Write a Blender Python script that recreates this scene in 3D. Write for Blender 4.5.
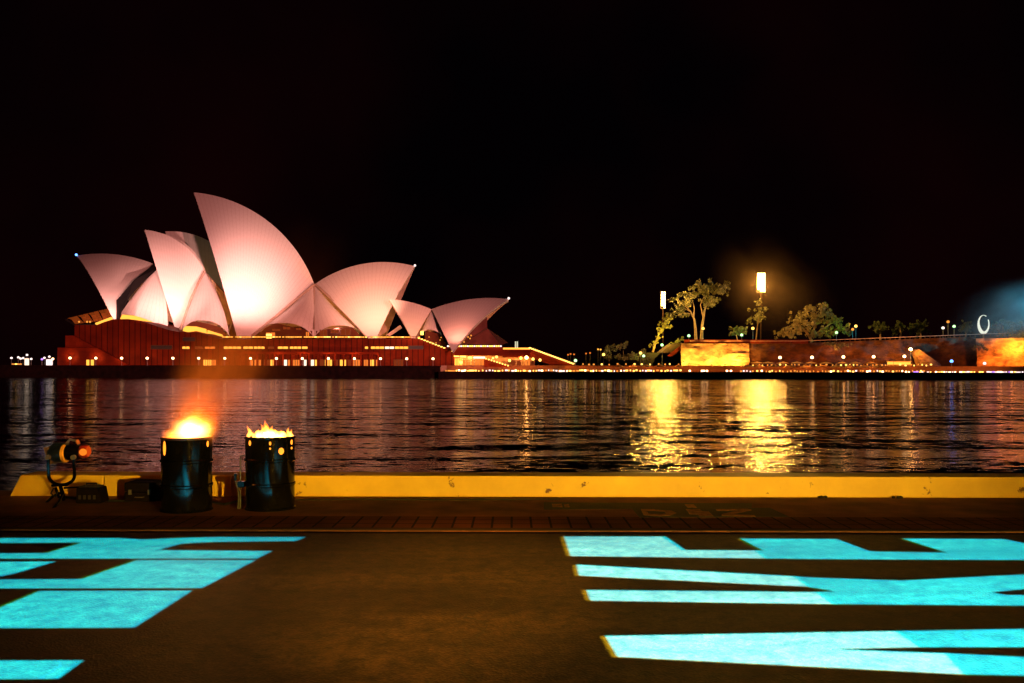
import bpy, math, random
from math import sin, cos, pi, sqrt, radians
from mathutils import Vector, Matrix, noise
random.seed(7)
for o in list(bpy.data.objects):
    bpy.data.objects.remove(o)
S = bpy.context.scene
COL = S.collection

# ------------------------------------------------------------ camera
FPX = 900.0          # focal length in pixels
HC = 1.68            # eye height above the quay
HOR = 368.6          # horizon row at the picture centre
ROLL = 0.0020
cam_d = bpy.data.cameras.new('camera')
cam = bpy.data.objects.new('camera', cam_d); COL.objects.link(cam)
cam_d.sensor_width = 36.0
cam_d.lens = 36.0 * FPX / 1024.0
cam_d.shift_y = (HOR - 341.5) / 1024.0
cam_d.clip_start = 0.05; cam_d.clip_end = 8000
cam.matrix_world = Matrix.Translation((0, 0, HC)) @ Matrix.Rotation(pi/2, 4, 'X') @ Matrix.Rotation(ROLL, 4, 'Z')
S.camera = cam
def hor(px): return HOR + (px - 512) * ROLL
def P(px, py, Y):
    """point at depth Y seen at picture position px, py"""
    return Vector(((px - 512) / FPX * Y, Y, HC + (hor(px) - py) / FPX * Y))
def G(px, py, z=0.0):
    """point on the level z seen at px, py"""
    return P(px, py, FPX * (HC - z) / (py - hor(px)))

# ------------------------------------------------------------ world, exposure
w = bpy.data.worlds.new('World'); S.world = w; w.use_nodes = True
nt = w.node_tree; nt.nodes.clear()
wo = nt.nodes.new('ShaderNodeOutputWorld'); bg = nt.nodes.new('ShaderNodeBackground')
tc = nt.nodes.new('ShaderNodeTexCoord'); nz = nt.nodes.new('ShaderNodeTexNoise')
nz.inputs['Scale'].default_value = 2.6; nz.inputs['Detail'].default_value = 4
cr = nt.nodes.new('ShaderNodeValToRGB')
cr.color_ramp.elements[0].position = 0.40; cr.color_ramp.elements[0].color = (0.0006, 0.0002, 0.0005, 1)
cr.color_ramp.elements[1].position = 0.80; cr.color_ramp.elements[1].color = (0.0050, 0.0005, 0.0006, 1)
nt.links.new(tc.outputs['Generated'], nz.inputs['Vector']); nt.links.new(nz.outputs['Fac'], cr.inputs['Fac'])
nt.links.new(cr.outputs['Color'], bg.inputs['Color']); nt.links.new(bg.outputs[0], wo.inputs['Surface'])
bg.inputs['Strength'].default_value = 1.0
S.view_settings.view_transform = 'Standard'; S.view_settings.look = 'None'
S.view_settings.exposure = 0.0; S.view_settings.gamma = 1.0
S.render.engine = 'CYCLES'
S.cycles.max_bounces = 5; S.cycles.diffuse_bounces = 2; S.cycles.glossy_bounces = 3
S.cycles.transparent_max_bounces = 10; S.cycles.volume_bounces = 0
S.cycles.sample_clamp_indirect = 4.0; S.cycles.sample_clamp_direct = 0
S.cycles.use_denoising = True; S.cycles.caustics_reflective = False; S.cycles.caustics_refractive = False
S.cycles.volume_step_rate = 2.0; S.cycles.volume_max_steps = 128

def lamp(name, kind, loc, power, color, target=None, size=None, blend=None, radius=0.1):
    d = bpy.data.lights.new(name, kind); d.energy = power; d.color = color
    if kind in ('POINT', 'SPOT'): d.shadow_soft_size = radius
    if kind == 'SPOT':
        d.spot_size = radians(size); d.spot_blend = blend if blend is not None else 0.5
    o = bpy.data.objects.new(name, d); COL.objects.link(o); o.location = loc
    if target is not None:
        o.rotation_euler = (Vector(target) - Vector(loc)).to_track_quat('-Z', 'Y').to_euler()
    return o

def shielded(name, loc, power, color, radius=.4, up=.15, cone=150):
    """a lamp shielded towards the harbour: throws its light inland"""
    loc = Vector(loc); return lamp(name, 'SPOT', loc, power, color, loc+Vector((0, 1, up)), cone, .6, radius)
# floodlights of the place
PINK = (1.0, 0.42, 0.37)
WARM = (1.0, 0.50, 0.12)
# quay floodlight behind the photographer (sodium), lights kerb and asphalt
lamp('quay_floodlight', 'SPOT', (7.6, -9.0, 1.5), 24000, (1.0, 0.55, 0.06), (0.4, 11.7, 1.5), 43, 1.0, 0.12)
lamp('added_ground_light', 'SPOT', (-0.6, -4.0, 6.0), 16000, (1.0, 0.40, 0.03), (-0.50, 6.9, 0), 14, 1.0, 0.1)  # narrow spot added to brighten the middle of the asphalt, no lamp known there
# sail floodlights: a bank on the near quay plus fittings on the podium edge
lamp('sail_floodlight_far', 'SPOT', (60, 20, 14), 3.3e6, (1.0, 0.30, 0.27), P(240, 275, 330), 40, 0.7, 1.0)
def podium_flood(px, py, Y, tx, ty, power, size=75, col=PINK):
    lamp('sail_floodlight', 'SPOT', P(px, py, Y), power, col, P(tx, ty, 335), size, 1.0, 0.6)
podium_flood(104, 312, 302, 118, 292, 3.6e4, 80)
podium_flood(146, 312, 302, 150, 300, 2.6e4, 80)
podium_flood(168, 310, 294, 170, 284, 1.9e5, 56)
podium_flood(206, 322, 303, 206, 310, 3.5e4, 80)
podium_flood(244, 308, 284, 253, 276, 3.6e5, 52)
podium_flood(372, 315, 294, 370, 290, 1.4e5, 70, (1.0, 0.38, 0.25))
podium_flood(408, 328, 296, 407, 315, 1.2e4, 84, (1.0, 0.34, 0.18))
podium_flood(455, 334, 292, 462, 315, 1.2e4, 84, (1.0, 0.30, 0.20))
podium_flood(310, 322, 302, 312, 310, 0.6e4, 100, (1.0, 0.26, 0.16))

# ------------------------------------------------------------ materials
def mat(name, base=(0.5, 0.5, 0.5), rough=0.6, metal=0.0, noise_scale=None, noise_amt=0.25,
        bump=0.0, bump_scale=None, emit=None, strength=0.0, coat=0.0, spec=None):
    m = bpy.data.materials.new(name); m.use_nodes = True
    n = m.node_tree.nodes; l = m.node_tree.links; b = n['Principled BSDF']
    b.inputs['Base Color'].default_value = (*base, 1)
    b.inputs['Roughness'].default_value = rough; b.inputs['Metallic'].default_value = metal
    if coat: b.inputs['Coat Weight'].default_value = coat
    if spec is not None: b.inputs['Specular IOR Level'].default_value = spec
    if emit:
        b.inputs['Emission Color'].default_value = (*emit, 1); b.inputs['Emission Strength'].default_value = strength
    if noise_scale:
        t = n.new('ShaderNodeTexCoord'); q = n.new('ShaderNodeTexNoise')
        q.inputs['Scale'].default_value = noise_scale; q.inputs['Detail'].default_value = 5
        r = n.new('ShaderNodeValToRGB'); r.color_ramp.elements[0].position = 0.3; r.color_ramp.elements[1].position = 0.7
        r.color_ramp.elements[0].color = (*[c * (1 - noise_amt) for c in base], 1)
        r.color_ramp.elements[1].color = (*[min(1, c * (1 + noise_amt)) for c in base], 1)
        l.new(t.outputs['Object'], q.inputs['Vector']); l.new(q.outputs['Fac'], r.inputs['Fac'])
        l.new(r.outputs['Color'], b.inputs['Base Color'])
        if bump:
            bp = n.new('ShaderNodeBump'); bp.inputs['Strength'].default_value = bump
            q2 = n.new('ShaderNodeTexNoise'); q2.inputs['Scale'].default_value = bump_scale or noise_scale * 4
            q2.inputs['Detail'].default_value = 4
            l.new(t.outputs['Object'], q2.inputs['Vector']); l.new(q2.outputs['Fac'], bp.inputs['Height'])
            l.new(bp.outputs['Normal'], b.inputs['Normal'])
    return m
def glow(name, color, strength):
    m = bpy.data.materials.new(name); m.use_nodes = True
    n = m.node_tree.nodes; n.clear()
    e = n.new('ShaderNodeEmission'); o = n.new('ShaderNodeOutputMaterial')
    e.inputs['Color'].default_value = (*color, 1); e.inputs['Strength'].default_value = strength
    m.node_tree.links.new(e.outputs[0], o.inputs['Surface'])
    return m

def tile_material():
    m = mat('cream_roof_tiles', (0.62, 0.58, 0.52), 0.45)
    n = m.node_tree.nodes; l = m.node_tree.links; b = n['Principled BSDF']
    uv = n.new('ShaderNodeUVMap'); sp = n.new('ShaderNodeSeparateXYZ'); l.new(uv.outputs[0], sp.inputs[0])
    def M(op, a, c=None):
        q = n.new('ShaderNodeMath'); q.operation = op
        if hasattr(a, 'links'): l.new(a, q.inputs[0])
        else: q.inputs[0].default_value = a
        if c is not None:
            if hasattr(c, 'links'): l.new(c, q.inputs[1])
            else: q.inputs[1].default_value = c
        return q.outputs[0]
    fr = M('FRACT', sp.outputs[0]); d = M('ABSOLUTE', M('SUBTRACT', fr, 0.5)); line = M('GREATER_THAN', d, 0.43)
    fv = M('FRACT', M('ADD', sp.outputs[1], M('MULTIPLY', d, 1.2))); dv = M('ABSOLUTE', M('SUBTRACT', fv, 0.5)); lv = M('GREATER_THAN', dv, 0.44)
    both = M('MAXIMUM', line, M('MULTIPLY', lv, 0.6))
    nz = n.new('ShaderNodeTexNoise'); nz.inputs['Scale'].default_value = 0.12; nz.inputs['Detail'].default_value = 6
    t = n.new('ShaderNodeTexCoord'); l.new(t.outputs['Object'], nz.inputs['Vector'])
    mx = n.new('ShaderNodeMix'); mx.data_type = 'RGBA'
    mx.inputs['A'].default_value = (0.64, 0.60, 0.54, 1); mx.inputs['B'].default_value = (0.50, 0.43, 0.36, 1)
    l.new(M('MULTIPLY', both, 0.5), mx.inputs['Factor'])
    mx2 = n.new('ShaderNodeMix'); mx2.data_type = 'RGBA'; mx2.blend_type = 'MULTIPLY'; mx2.inputs['Factor'].default_value = 0.35
    l.new(mx.outputs['Result'], mx2.inputs['A']); l.new(nz.outputs['Color'], mx2.inputs['B'])
    l.new(mx.outputs['Result'], b.inputs['Base Color'])
    return m
def panel_material(name, base, sx, sy, mortar=0.04, off=0.0, dark=0.5, axis='XZ', rough=0.7):
    m = mat(name, base, rough, spec=.1)
    n = m.node_tree.nodes; l = m.node_tree.links; b = n['Principled BSDF']
    t = n.new('ShaderNodeTexCoord'); s = n.new('ShaderNodeSeparateXYZ'); c = n.new('ShaderNodeCombineXYZ')
    l.new(t.outputs['Object'], s.inputs[0]); l.new(s.outputs['X'], c.inputs['X']); l.new(s.outputs['Z' if axis == 'XZ' else 'Y'], c.inputs['Y'])
    br = n.new('ShaderNodeTexBrick'); l.new(c.outputs[0], br.inputs['Vector'])
    br.inputs['Scale'].default_value = 1.0; br.inputs['Brick Width'].default_value = sx; br.inputs['Row Height'].default_value = sy
    br.inputs['Mortar Size'].default_value = mortar; br.offset = off; br.inputs['Mortar Smooth'].default_value = 0.2
    br.inputs['Color1'].default_value = (*base, 1); br.inputs['Color2'].default_value = (*[x * 0.78 for x in base], 1)
    br.inputs['Mortar'].default_value = (*[x * dark for x in base], 1)
    nz = n.new('ShaderNodeTexNoise'); nz.inputs['Scale'].default_value = .35 / sx; nz.inputs['Detail'].default_value = 6
    l.new(t.outputs['Object'], nz.inputs['Vector'])
    r = n.new('ShaderNodeValToRGB'); r.color_ramp.elements[0].position = 0.3; r.color_ramp.elements[1].position = 0.7
    r.color_ramp.elements[0].color = (0.6, 0.6, 0.6, 1); r.color_ramp.elements[1].color = (1.15, 1.15, 1.15, 1)
    l.new(nz.outputs['Fac'], r.inputs['Fac'])
    mx = n.new('ShaderNodeMix'); mx.data_type = 'RGBA'; mx.blend_type = 'MULTIPLY'; mx.inputs['Factor'].default_value = 1
    l.new(br.outputs['Color'], mx.inputs['A']); l.new(r.outputs['Color'], mx.inputs['B']); l.new(mx.outputs['Result'], b.inputs['Base Color'])
    return m

M = {}
M['tile'] = tile_material()
M['rib'] = mat('precast_concrete_rib', (0.40, 0.30, 0.22), 0.7, noise_scale=0.4)
M['granite'] = panel_material('pink_granite_cladding', (0.17, 0.019, 0.003), 1.9, 40, 0.16, 0, 0.30)
M['granite2'] = panel_material('pink_granite_wall', (0.22, 0.024, 0.004), 2.4, 1.6, 0.04, 0.5, 0.7)
M['deck'] = mat('granite_paving', (0.30, 0.18, 0.14), 0.7, noise_scale=0.3)
M['dark'] = mat('dark_bronze', (0.03, 0.025, 0.02), 0.5, noise_scale=2)
M['louvre'] = mat('black_louvre', (.006,.005,.005), .8, noise_scale=2, spec=.1)
M['glass'] = mat('topaz_glass', (0.10, 0.03, 0.015), 0.12, noise_scale=0.2)
M['mull'] = mat('bronze_mullion', (0.14, 0.07, 0.03), 0.4, 0.6, noise_scale=3)
M['bright'] = glow('strong_warm_globe', (1.0, .45, .12), 60)
M['win_y'] = glow('window_light_yellow', (1.0, 0.40, 0.05), 1.9)
M['win_o'] = glow('window_light_orange', (1.0, 0.22, 0.03), 1.0)
M['win_d'] = glow('window_light_dim', (1.0, 0.14, 0.03), 0.22)
M['win_w'] = glow('window_light_white', (1.0, 0.72, 0.50), 1.8)
M['globe'] = glow('warm_white_globe', (1.0, 0.56, 0.26), 8)
M['globe_y'] = glow('yellow_lamp_light', (1.0, 0.55, 0.10), 3.2)
M['globe_g'] = glow('greenish_lamp_light', (0.55, 1.0, 0.42), 2.2)
M['globe_o'] = glow('orange_lamp_light', (1.0, 0.33, 0.05), 1.2)
M['globe_p'] = glow('violet_lamp_light', (0.50, 0.22, 1.0), 1.8)
M['globe_b'] = glow('blue_lamp_light', (0.10, 0.28, 1.0), 5)
M['globe_w'] = glow('white_lamp_light', (1.0, 0.78, 0.74), 1.8)
M['stadium'] = glow('stadium_lamp_light', (1.0, 0.52, 0.15), 40)
M['metal'] = mat('grey_galvanised_metal', (0.22, 0.21, 0.2), 0.45, 0.7, noise_scale=4)
M['darkwall'] = mat('near_black_matte', (0.010, 0.004, 0.003), 0.95, noise_scale=0.8, noise_amt=0.5, spec=.1)  # near black with random tone, shared by seawalls, drain and mast poles
M['sand'] = None

# ------------------------------------------------------------ mesh helpers
class MB:
    def __init__(s): s.v = []; s.f = []; s.m = []; s.uv = None
    def add(s, vs, fs, mi=0):
        b = len(s.v); s.v += [tuple(v) for v in vs]; s.f += [tuple(i + b for i in f) for f in fs]; s.m += [mi] * len(fs)
    def box(s, x0, x1, y0, y1, z0, z1, mi=0):
        s.add([(x0,y0,z0),(x1,y0,z0),(x1,y1,z0),(x0,y1,z0),(x0,y0,z1),(x1,y0,z1),(x1,y1,z1),(x0,y1,z1)],
              [(0,3,2,1),(4,5,6,7),(0,1,5,4),(1,2,6,5),(2,3,7,6),(3,0,4,7)], mi)
    def prism(s, pts, y0, y1, mi=0):
        """pts: (x, z) outline, clockwise or not, extruded from y0 to y1"""
        n = len(pts); a = [(p[0], y0, p[1]) for p in pts] + [(p[0], y1, p[1]) for p in pts]
        s.add(a, [tuple(range(n)), tuple(range(2*n-1, n-1, -1))] + [(i, n+i, n+(i+1) % n, (i+1) % n) for i in range(n)], mi)
    def slab(s, pts, z0, z1, mi=0):
        """pts: (x, y) outline extruded from z0 to z1"""
        n = len(pts); a = [(p[0], p[1], z0) for p in pts] + [(p[0], p[1], z1) for p in pts]
        s.add(a, [tuple(range(n-1, -1, -1)), tuple(range(n, 2*n))] + [(i, (i+1) % n, n+(i+1) % n, n+i) for i in range(n)], mi)
    def tube(s, pts, rad, n=8, mi=0, cap=True):
        pts = [Vector(p) for p in pts]
        if not hasattr(rad, '__len__'): rad = [rad] * len(pts)
        rings = []; up = None
        for i, p in enumerate(pts):
            d = (pts[min(i+1, len(pts)-1)] - pts[max(i-1, 0)]).normalized()
            if up is None: up = Vector((0,0,1)) if abs(d.z) < 0.9 else Vector((1,0,0))
            a = d.cross(up).normalized(); b = a.cross(d).normalized(); up = b
            rings.append([p + (a*cos(2*pi*k/n) - b*sin(2*pi*k/n)) * rad[i] for k in range(n)])
        vs = [v for r in rings for v in r]; fs = []
        for i in range(len(pts)-1):
            for k in range(n):
                fs.append((i*n+k, i*n+(k+1) % n, (i+1)*n+(k+1) % n, (i+1)*n+k))
        if cap: fs.append(tuple(range(n-1, -1, -1))); fs.append(tuple((len(pts)-1)*n+k for k in range(n)))
        s.add(vs, fs, mi)
    def lathe(s, prof, c=(0,0,0), n=32, axis='Z', mi=0, close=True):
        """prof: (radius, height) list"""
        vs = []
        for r, h in prof:
            for k in range(n):
                a = 2*pi*k/n
                v = (r*cos(a), r*sin(a), h) if axis == 'Z' else ((h, r*cos(a), r*sin(a)) if axis == 'X' else (r*cos(a), h, r*sin(a)))
                vs.append((c[0]+v[0], c[1]+v[1], c[2]+v[2]))
        fs = []
        for i in range(len(prof)-1):
            for k in range(n):
                fs.append((i*n+k, i*n+(k+1) % n, (i+1)*n+(k+1) % n, (i+1)*n+k))
        if close:
            fs.append(tuple(range(n-1, -1, -1))); fs.append(tuple((len(prof)-1)*n+k for k in range(n)))
        s.add(vs, fs, mi)
    def ball(s, c, r, n=10, mi=0, sz=1.0):
        prof = [(max(r*sin(pi*i/n), 1e-4), -r*sz*cos(pi*i/n)) for i in range(n+1)]
        s.lathe(prof, c, n*2 if n > 5 else 8, 'Z', mi, True)
    def build(s, name, mats, parent=None, smooth=False, bevel=0, origin=None):
        me = bpy.data.meshes.new(name)
        if origin is not None:
            o_ = Vector(origin); s.v = [tuple(Vector(v) - o_) for v in s.v]
        me.from_pydata(s.v, [], s.f)
        if not isinstance(mats, (list, tuple)): mats = [mats]
        for q in mats: me.materials.append(q)
        if len(mats) > 1:
            for p, i in zip(me.polygons, s.m): p.material_index = i
        if s.uv:
            ul = me.uv_layers.new(name='UVMap')
            for lp in me.loops: ul.data[lp.index].uv = s.uv[lp.vertex_index]
        if smooth:
            me.polygons.foreach_set('use_smooth', [True] * len(me.polygons))
            try: me.set_sharp_from_angle(angle=radians(40))
            except Exception: pass
        me.update()
        ob = bpy.data.objects.new(name, me); COL.objects.link(ob)
        if origin is not None: ob.location = origin
        if parent is not None: ob.parent = parent
        if bevel:
            bv = ob.modifiers.new('bevel', 'BEVEL'); bv.width = bevel; bv.segments = 2; bv.limit_method = 'ANGLE'
        return ob
def tag(o, label=None, cat=None, group=None, kind=None):
    if label: o['label'] = label
    if cat: o['category'] = cat
    if group: o['group'] = group
    if kind: o['kind'] = kind
    return o
def empty(name, loc, label=None, cat=None, group=None):
    o = bpy.data.objects.new(name, None); COL.objects.link(o); o.location = loc; o.empty_display_size = 0.2
    tag(o, label, cat, group); return o
def kids(o): return [c for c in bpy.data.objects if c.parent == o]
def copy_tree(o, loc=None, label=None):
    c = o.copy(); COL.objects.link(c)
    if loc is not None: c.location = loc
    if label: c['label'] = label
    for k in kids(o):
        q = copy_tree(k); q.parent = c
    return c
ORD = ['first','second','third','fourth','fifth','sixth','seventh','eighth','ninth','tenth','eleventh','twelfth','thirteenth',
       'fourteenth','fifteenth','sixteenth','seventeenth','eighteenth','nineteenth','twentieth']

# ------------------------------------------------------------ quay ground
WATER = -1.70
def asphalt():
    m = mat('worn_asphalt', (0.05, 0.045, 0.04), 0.75)
    n = m.node_tree.nodes; l = m.node_tree.links; b = n['Principled BSDF']
    t = n.new('ShaderNodeTexCoord')
    a = n.new('ShaderNodeTexNoise'); a.inputs['Scale'].default_value = 7; a.inputs['Detail'].default_value = 10; a.inputs['Roughness'].default_value = 0.78
    g = n.new('ShaderNodeTexVoronoi'); g.inputs['Scale'].default_value = 60
    for q in (a, g): l.new(t.outputs['Object'], q.inputs['Vector'])
    r = n.new('ShaderNodeValToRGB'); r.color_ramp.elements[0].position = 0.38; r.color_ramp.elements[1].position = 0.64
    r.color_ramp.elements[0].color = (0.012, 0.008, 0.005, 1); r.color_ramp.elements[1].color = (0.085, 0.052, 0.026, 1)
    l.new(a.outputs['Fac'], r.inputs['Fac'])
    r2 = n.new('ShaderNodeValToRGB'); r2.color_ramp.elements[0].color = (0.6, 0.6, 0.6, 1); r2.color_ramp.elements[1].color = (1.4, 1.4, 1.4, 1)
    l.new(g.outputs['Color'], r2.inputs['Fac'])
    mx = n.new('ShaderNodeMix'); mx.data_type = 'RGBA'; mx.blend_type = 'MULTIPLY'; mx.inputs['Factor'].default_value = 1
    st_ = n.new('ShaderNodeTexNoise'); st_.inputs['Scale'].default_value = 1; st_.inputs['Detail'].default_value = 5; mq = n.new('ShaderNodeMapping'); mq.inputs['Scale'].default_value = (.35, 1.3, 1)
    l.new(t.outputs['Object'], mq.inputs['Vector']); l.new(mq.outputs[0], st_.inputs['Vector'])
    r5 = n.new('ShaderNodeValToRGB'); r5.color_ramp.elements[0].position = .35; r5.color_ramp.elements[1].position = .65; r5.color_ramp.elements[0].color = (.40,.34,.30,1); r5.color_ramp.elements[1].color = (1.1,1.1,1.1,1)
    l.new(st_.outputs['Fac'], r5.inputs['Fac']); m5 = n.new('ShaderNodeMix'); m5.data_type = 'RGBA'; m5.blend_type = 'MULTIPLY'; m5.inputs['Factor'].default_value = 1
    l.new(r.outputs['Color'], m5.inputs['A']); l.new(r5.outputs['Color'], m5.inputs['B'])
    l.new(m5.outputs['Result'], mx.inputs['A']); l.new(r2.outputs['Color'], mx.inputs['B'])
    # long thin cracks
    mp = n.new('ShaderNodeMapping'); mp.inputs['Scale'].default_value = (0.35, 0.5, 1); l.new(t.outputs['Object'], mp.inputs['Vector'])
    v = n.new('ShaderNodeTexVoronoi'); v.feature = 'DISTANCE_TO_EDGE'; v.inputs['Scale'].default_value = 1.0
    nz = n.new('ShaderNodeTexNoise'); nz.inputs['Scale'].default_value = 3; l.new(t.outputs['Object'], nz.inputs['Vector'])
    ad = n.new('ShaderNodeMix'); ad.data_type = 'RGBA'; ad.inputs['Factor'].default_value = 0.12
    l.new(mp.outputs[0], ad.inputs['A']); l.new(nz.outputs['Color'], ad.inputs['B']); l.new(ad.outputs['Result'], v.inputs['Vector'])
    ck = n.new('ShaderNodeMath'); ck.operation = 'LESS_THAN'; ck.inputs[1].default_value = 0.0022; l.new(v.outputs['Distance'], ck.inputs[0])
    m2 = n.new('ShaderNodeMix'); m2.data_type = 'RGBA'; m2.inputs['B'].default_value = (0.026, 0.022, 0.018, 1)
    l.new(ck.outputs[0], m2.inputs['Factor']); l.new(mx.outputs['Result'], m2.inputs['A'])
    l.new(m2.outputs['Result'], b.inputs['Base Color'])
    bp = n.new('ShaderNodeBump'); bp.inputs['Strength'].default_value = 0.5; bp.inputs['Distance'].default_value = 0.006
    l.new(g.outputs['Distance'], bp.inputs['Height']); l.new(bp.outputs['Normal'], b.inputs['Normal'])
    return m
YD = FPX*HC/(532-HOR)          # drain line
YB0 = FPX*HC/(529-HOR); YB1 = FPX*HC/(517-HOR)
YK = FPX*HC/(497-HOR)          # front of the kerb
QL, QR = -60, 60
b = MB(); b.box(QL, QR, -40, YD-0.09, -0.7, 0.0); tag(b.build('road', asphalt()), kind='structure')
b = MB(); b.box(QL, QR, YD-0.09, YD+0.04, -0.6, -0.004); tag(b.build('drain', M['darkwall']), kind='structure')
pave = mat('quay_paving', (0.21, 0.070, 0.036), 0.8, noise_scale=2.2, noise_amt=0.45, bump=0.3, bump_scale=60)
b = MB(); b.box(QL, QR, YD+0.04, 12.3, -3.0, 0.0); tag(b.build('pavement', pave), kind='structure')
brick = panel_material('brick_pavers', (0.16, 0.052, 0.030), 0.21, 0.27, 0.014, 0.0, 0.03, axis='XY')
b = MB(); b.box(QL, QR, YB0, YB1, 0.001, 0.005); tag(b.build('brick_paving', brick), kind='structure')
edge = mat('worn_concrete_edging', (0.035, 0.013, 0.008), 0.8, noise_scale=5)
b = MB(); b.box(QL, QR, YD+0.05, YD+0.19, 0.001, 0.010); tag(b.build('pavement_edging', edge), kind='structure')

# dark stencilled patches with sand coloured characters
def ground_poly(mb, pts, z):
    q = [G(x, y, z) for x, y in pts]
    mb.slab([(p.x, p.y) for p in q], z-0.002, z)
pt = mat('black_ground_paint', (0.014, 0.010, 0.010), 0.6, noise_scale=14, noise_amt=0.5)
lt = mat('sand_ground_paint', (0.32, 0.15, 0.05), 0.8, noise_scale=14, noise_amt=0.5)
mk = empty('ground_marking', G(690, 511), 'black stencilled patch with pale characters painted on the paving before the yellow kerb', 'ground marking')
def gm(name, polys, z, m):
    b = MB()
    for p in polys: ground_poly(b, p, z)
    o = b.build(name, m); o.parent = mk; o.location = -mk.location; return o
gm('dark_patch', [[(544,502.3),(752,503.2),(752,507.4),(544,509.6)], [(632,508.4),(770,507.6),(790,516.8),(640,517.4)]], 0.010, pt)
gm('character', [[(641,509),(655,509),(655,510.6),(647,510.8),(649,513.6),(663,514),(661,516),(644,515)], [(655,509.4),(672,510.6),(677,513),(670,515.4),(661,515.8),(661,514.4),(667,513.2),(664,511.4),(655,510.8)]], 0.014, lt)
gm('character', [[(685,504.4),(694,504.4),(697,507.4),(688,507.4)], [(686,509),(700,509),(702,511),(709,511.4),(714,516),(700,516),(698,514.4),(690,514),(688,511.4)]], 0.014, lt)
gm('character', [[(716,509),(748,508.6),(752,510),(733,514.2),(754,515),(756,516.4),(722,515.6),(722,514),(738,510.4),(717,510.6)]], 0.014, lt)
gm('small_mark', [[(552,503.6),(562,503.6),(563,507),(553,507)], [(564,504),(569,504),(570,507),(565,507)]], 0.014, lt)

# kerb
def kerb_mat():
    m = mat('yellow_kerb_paint', (0.80, 0.44, 0.045), 0.55)
    n = m.node_tree.nodes; l = m.node_tree.links; b = n['Principled BSDF']; t = n.new('ShaderNodeTexCoord')
    def N(sc, det): 
        q = n.new('ShaderNodeTexNoise'); q.inputs['Roughness'].default_value = .65; q.inputs['Scale'].default_value = sc; q.inputs['Detail'].default_value = det; l.new(t.outputs['Object'], q.inputs['Vector']); return q.outputs['Fac']
    r = n.new('ShaderNodeValToRGB'); r.color_ramp.elements[0].position = 0.64; r.color_ramp.elements[1].position = 0.68
    l.new(N(3.4, 6), r.inputs['Fac'])
    r3 = n.new('ShaderNodeValToRGB'); r3.color_ramp.elements[0].position = 0.25; r3.color_ramp.elements[1].position = 0.75
    r3.color_ramp.elements[0].color = (0.62, 0.40, 0.035, 1); r3.color_ramp.elements[1].color = (0.88, 0.62, 0.05, 1)
    l.new(N(1.1, 8), r3.inputs['Fac'])
    mx = n.new('ShaderNodeMix'); mx.data_type = 'RGBA'; mx.inputs['B'].default_value = (0.16, 0.07, 0.03, 1)
    l.new(r.outputs['Color'], mx.inputs['Factor']); l.new(r3.outputs['Color'], mx.inputs['A'])
    l.new(mx.outputs['Result'], b.inputs['Base Color'])
    return m
KH = 0.275
kx0 = P(10, 497, YK).x; kx1 = P(21, 476, YK).x
kr = empty('kerb', (0, YK, 0), 'long yellow painted concrete kerb along the water edge', 'kerb')
M['kerb'] = kerb_mat()
js = [kx0, P(104, 0, YK).x, P(232, 0, YK).x, 24]
for i in range(len(js)-1):
    b = MB(); a, c = js[i] + (0 if i == 0 else 0.006), js[i+1] - 0.006
    top0 = kx1 if i == 0 else a
    b.prism([(a, 0), (c, 0), (c, KH-0.02), (c, KH), (top0, KH)], 0, 0.42)
    b.build('kerb_segment', M['kerb'], kr, bevel=0.012)
# small debris against the kerb
deb = mat('dry_dirt', (0.03, 0.02, 0.015), 0.9, noise_scale=20)
for px, lab in ((824, 'little heap of dark dirt against the yellow kerb, left of two'), (897, 'little flat heap of dark dirt against the yellow kerb, right of two')):
    b = MB(); c = P(px, 496.5, YK-0.03)
    for k in range(9): b.ball((c.x + random.uniform(-.07,.07), YK-0.05+random.uniform(-.03,.02), 0.012), random.uniform(.014,.03), 5, 0, 0.8)
    tag(b.build('dirt_heap', deb), lab, 'dirt')

# ------------------------------------------------------------ water
def water_mat():
    m = mat('dark_harbour_water', (0.002, 0.002, 0.003), 0.06)
    n = m.node_tree.nodes; l = m.node_tree.links; b = n['Principled BSDF']; b.inputs['IOR'].default_value = 1.30
    b.inputs['Roughness'].default_value = 0.12; b.inputs['Specular IOR Level'].default_value = 0.15; b.inputs['Specular Tint'].default_value = (1.0, .56, .38, 1)  # reddish cast of the reflections is put into the specular colour
    t = n.new('ShaderNodeTexCoord')
    def N(sx, sy, det, off):
        mp = n.new('ShaderNodeMapping'); mp.inputs['Scale'].default_value = (sx, sy, 1); mp.inputs['Location'].default_value = (off, off, 0)
        mp.inputs['Rotation'].default_value = (0, 0, radians(random.uniform(-8, 8)))
        l.new(t.outputs['Object'], mp.inputs['Vector'])
        q = n.new('ShaderNodeTexNoise'); q.inputs['Scale'].default_value = 1.0; q.inputs['Detail'].default_value = det
        l.new(mp.outputs[0], q.inputs['Vector']); return q.outputs['Fac']
    # wave slopes given directly (not as a height), so that far water keeps its glitter
    def V(op, a, c):
        q = n.new('ShaderNodeVectorMath'); q.operation = op
        for k_, z in enumerate((a, c)):
            if hasattr(z, 'links'): l.new(z, q.inputs[k_])
            else: q.inputs[k_].default_value = z
        return q.outputs[0]
    def C(sx, sy, det, off, kx, ky):
        f = N(sx, sy, det, off).node
        return V('MULTIPLY', V('SUBTRACT', f.outputs['Color'], (.5, .5, .5)), (kx, ky, 0))
    sl = V('ADD', C(*WV[0]), C(*WV[1])); sl = V('ADD', sl, C(*WV[2]))
    nn = V('NORMALIZE', V('ADD', sl, (0, 0, 1)), (0, 0, 0))
    l.new(nn, b.inputs['Normal'])
    return m
WV = ((.15, .55, 2, 3.0, .15, 1.5), (1.3, 3.6, 3, 11.0, .85, 1.7), (5.5, 10.0, 2, 5.0, 1.0, .7))
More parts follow.
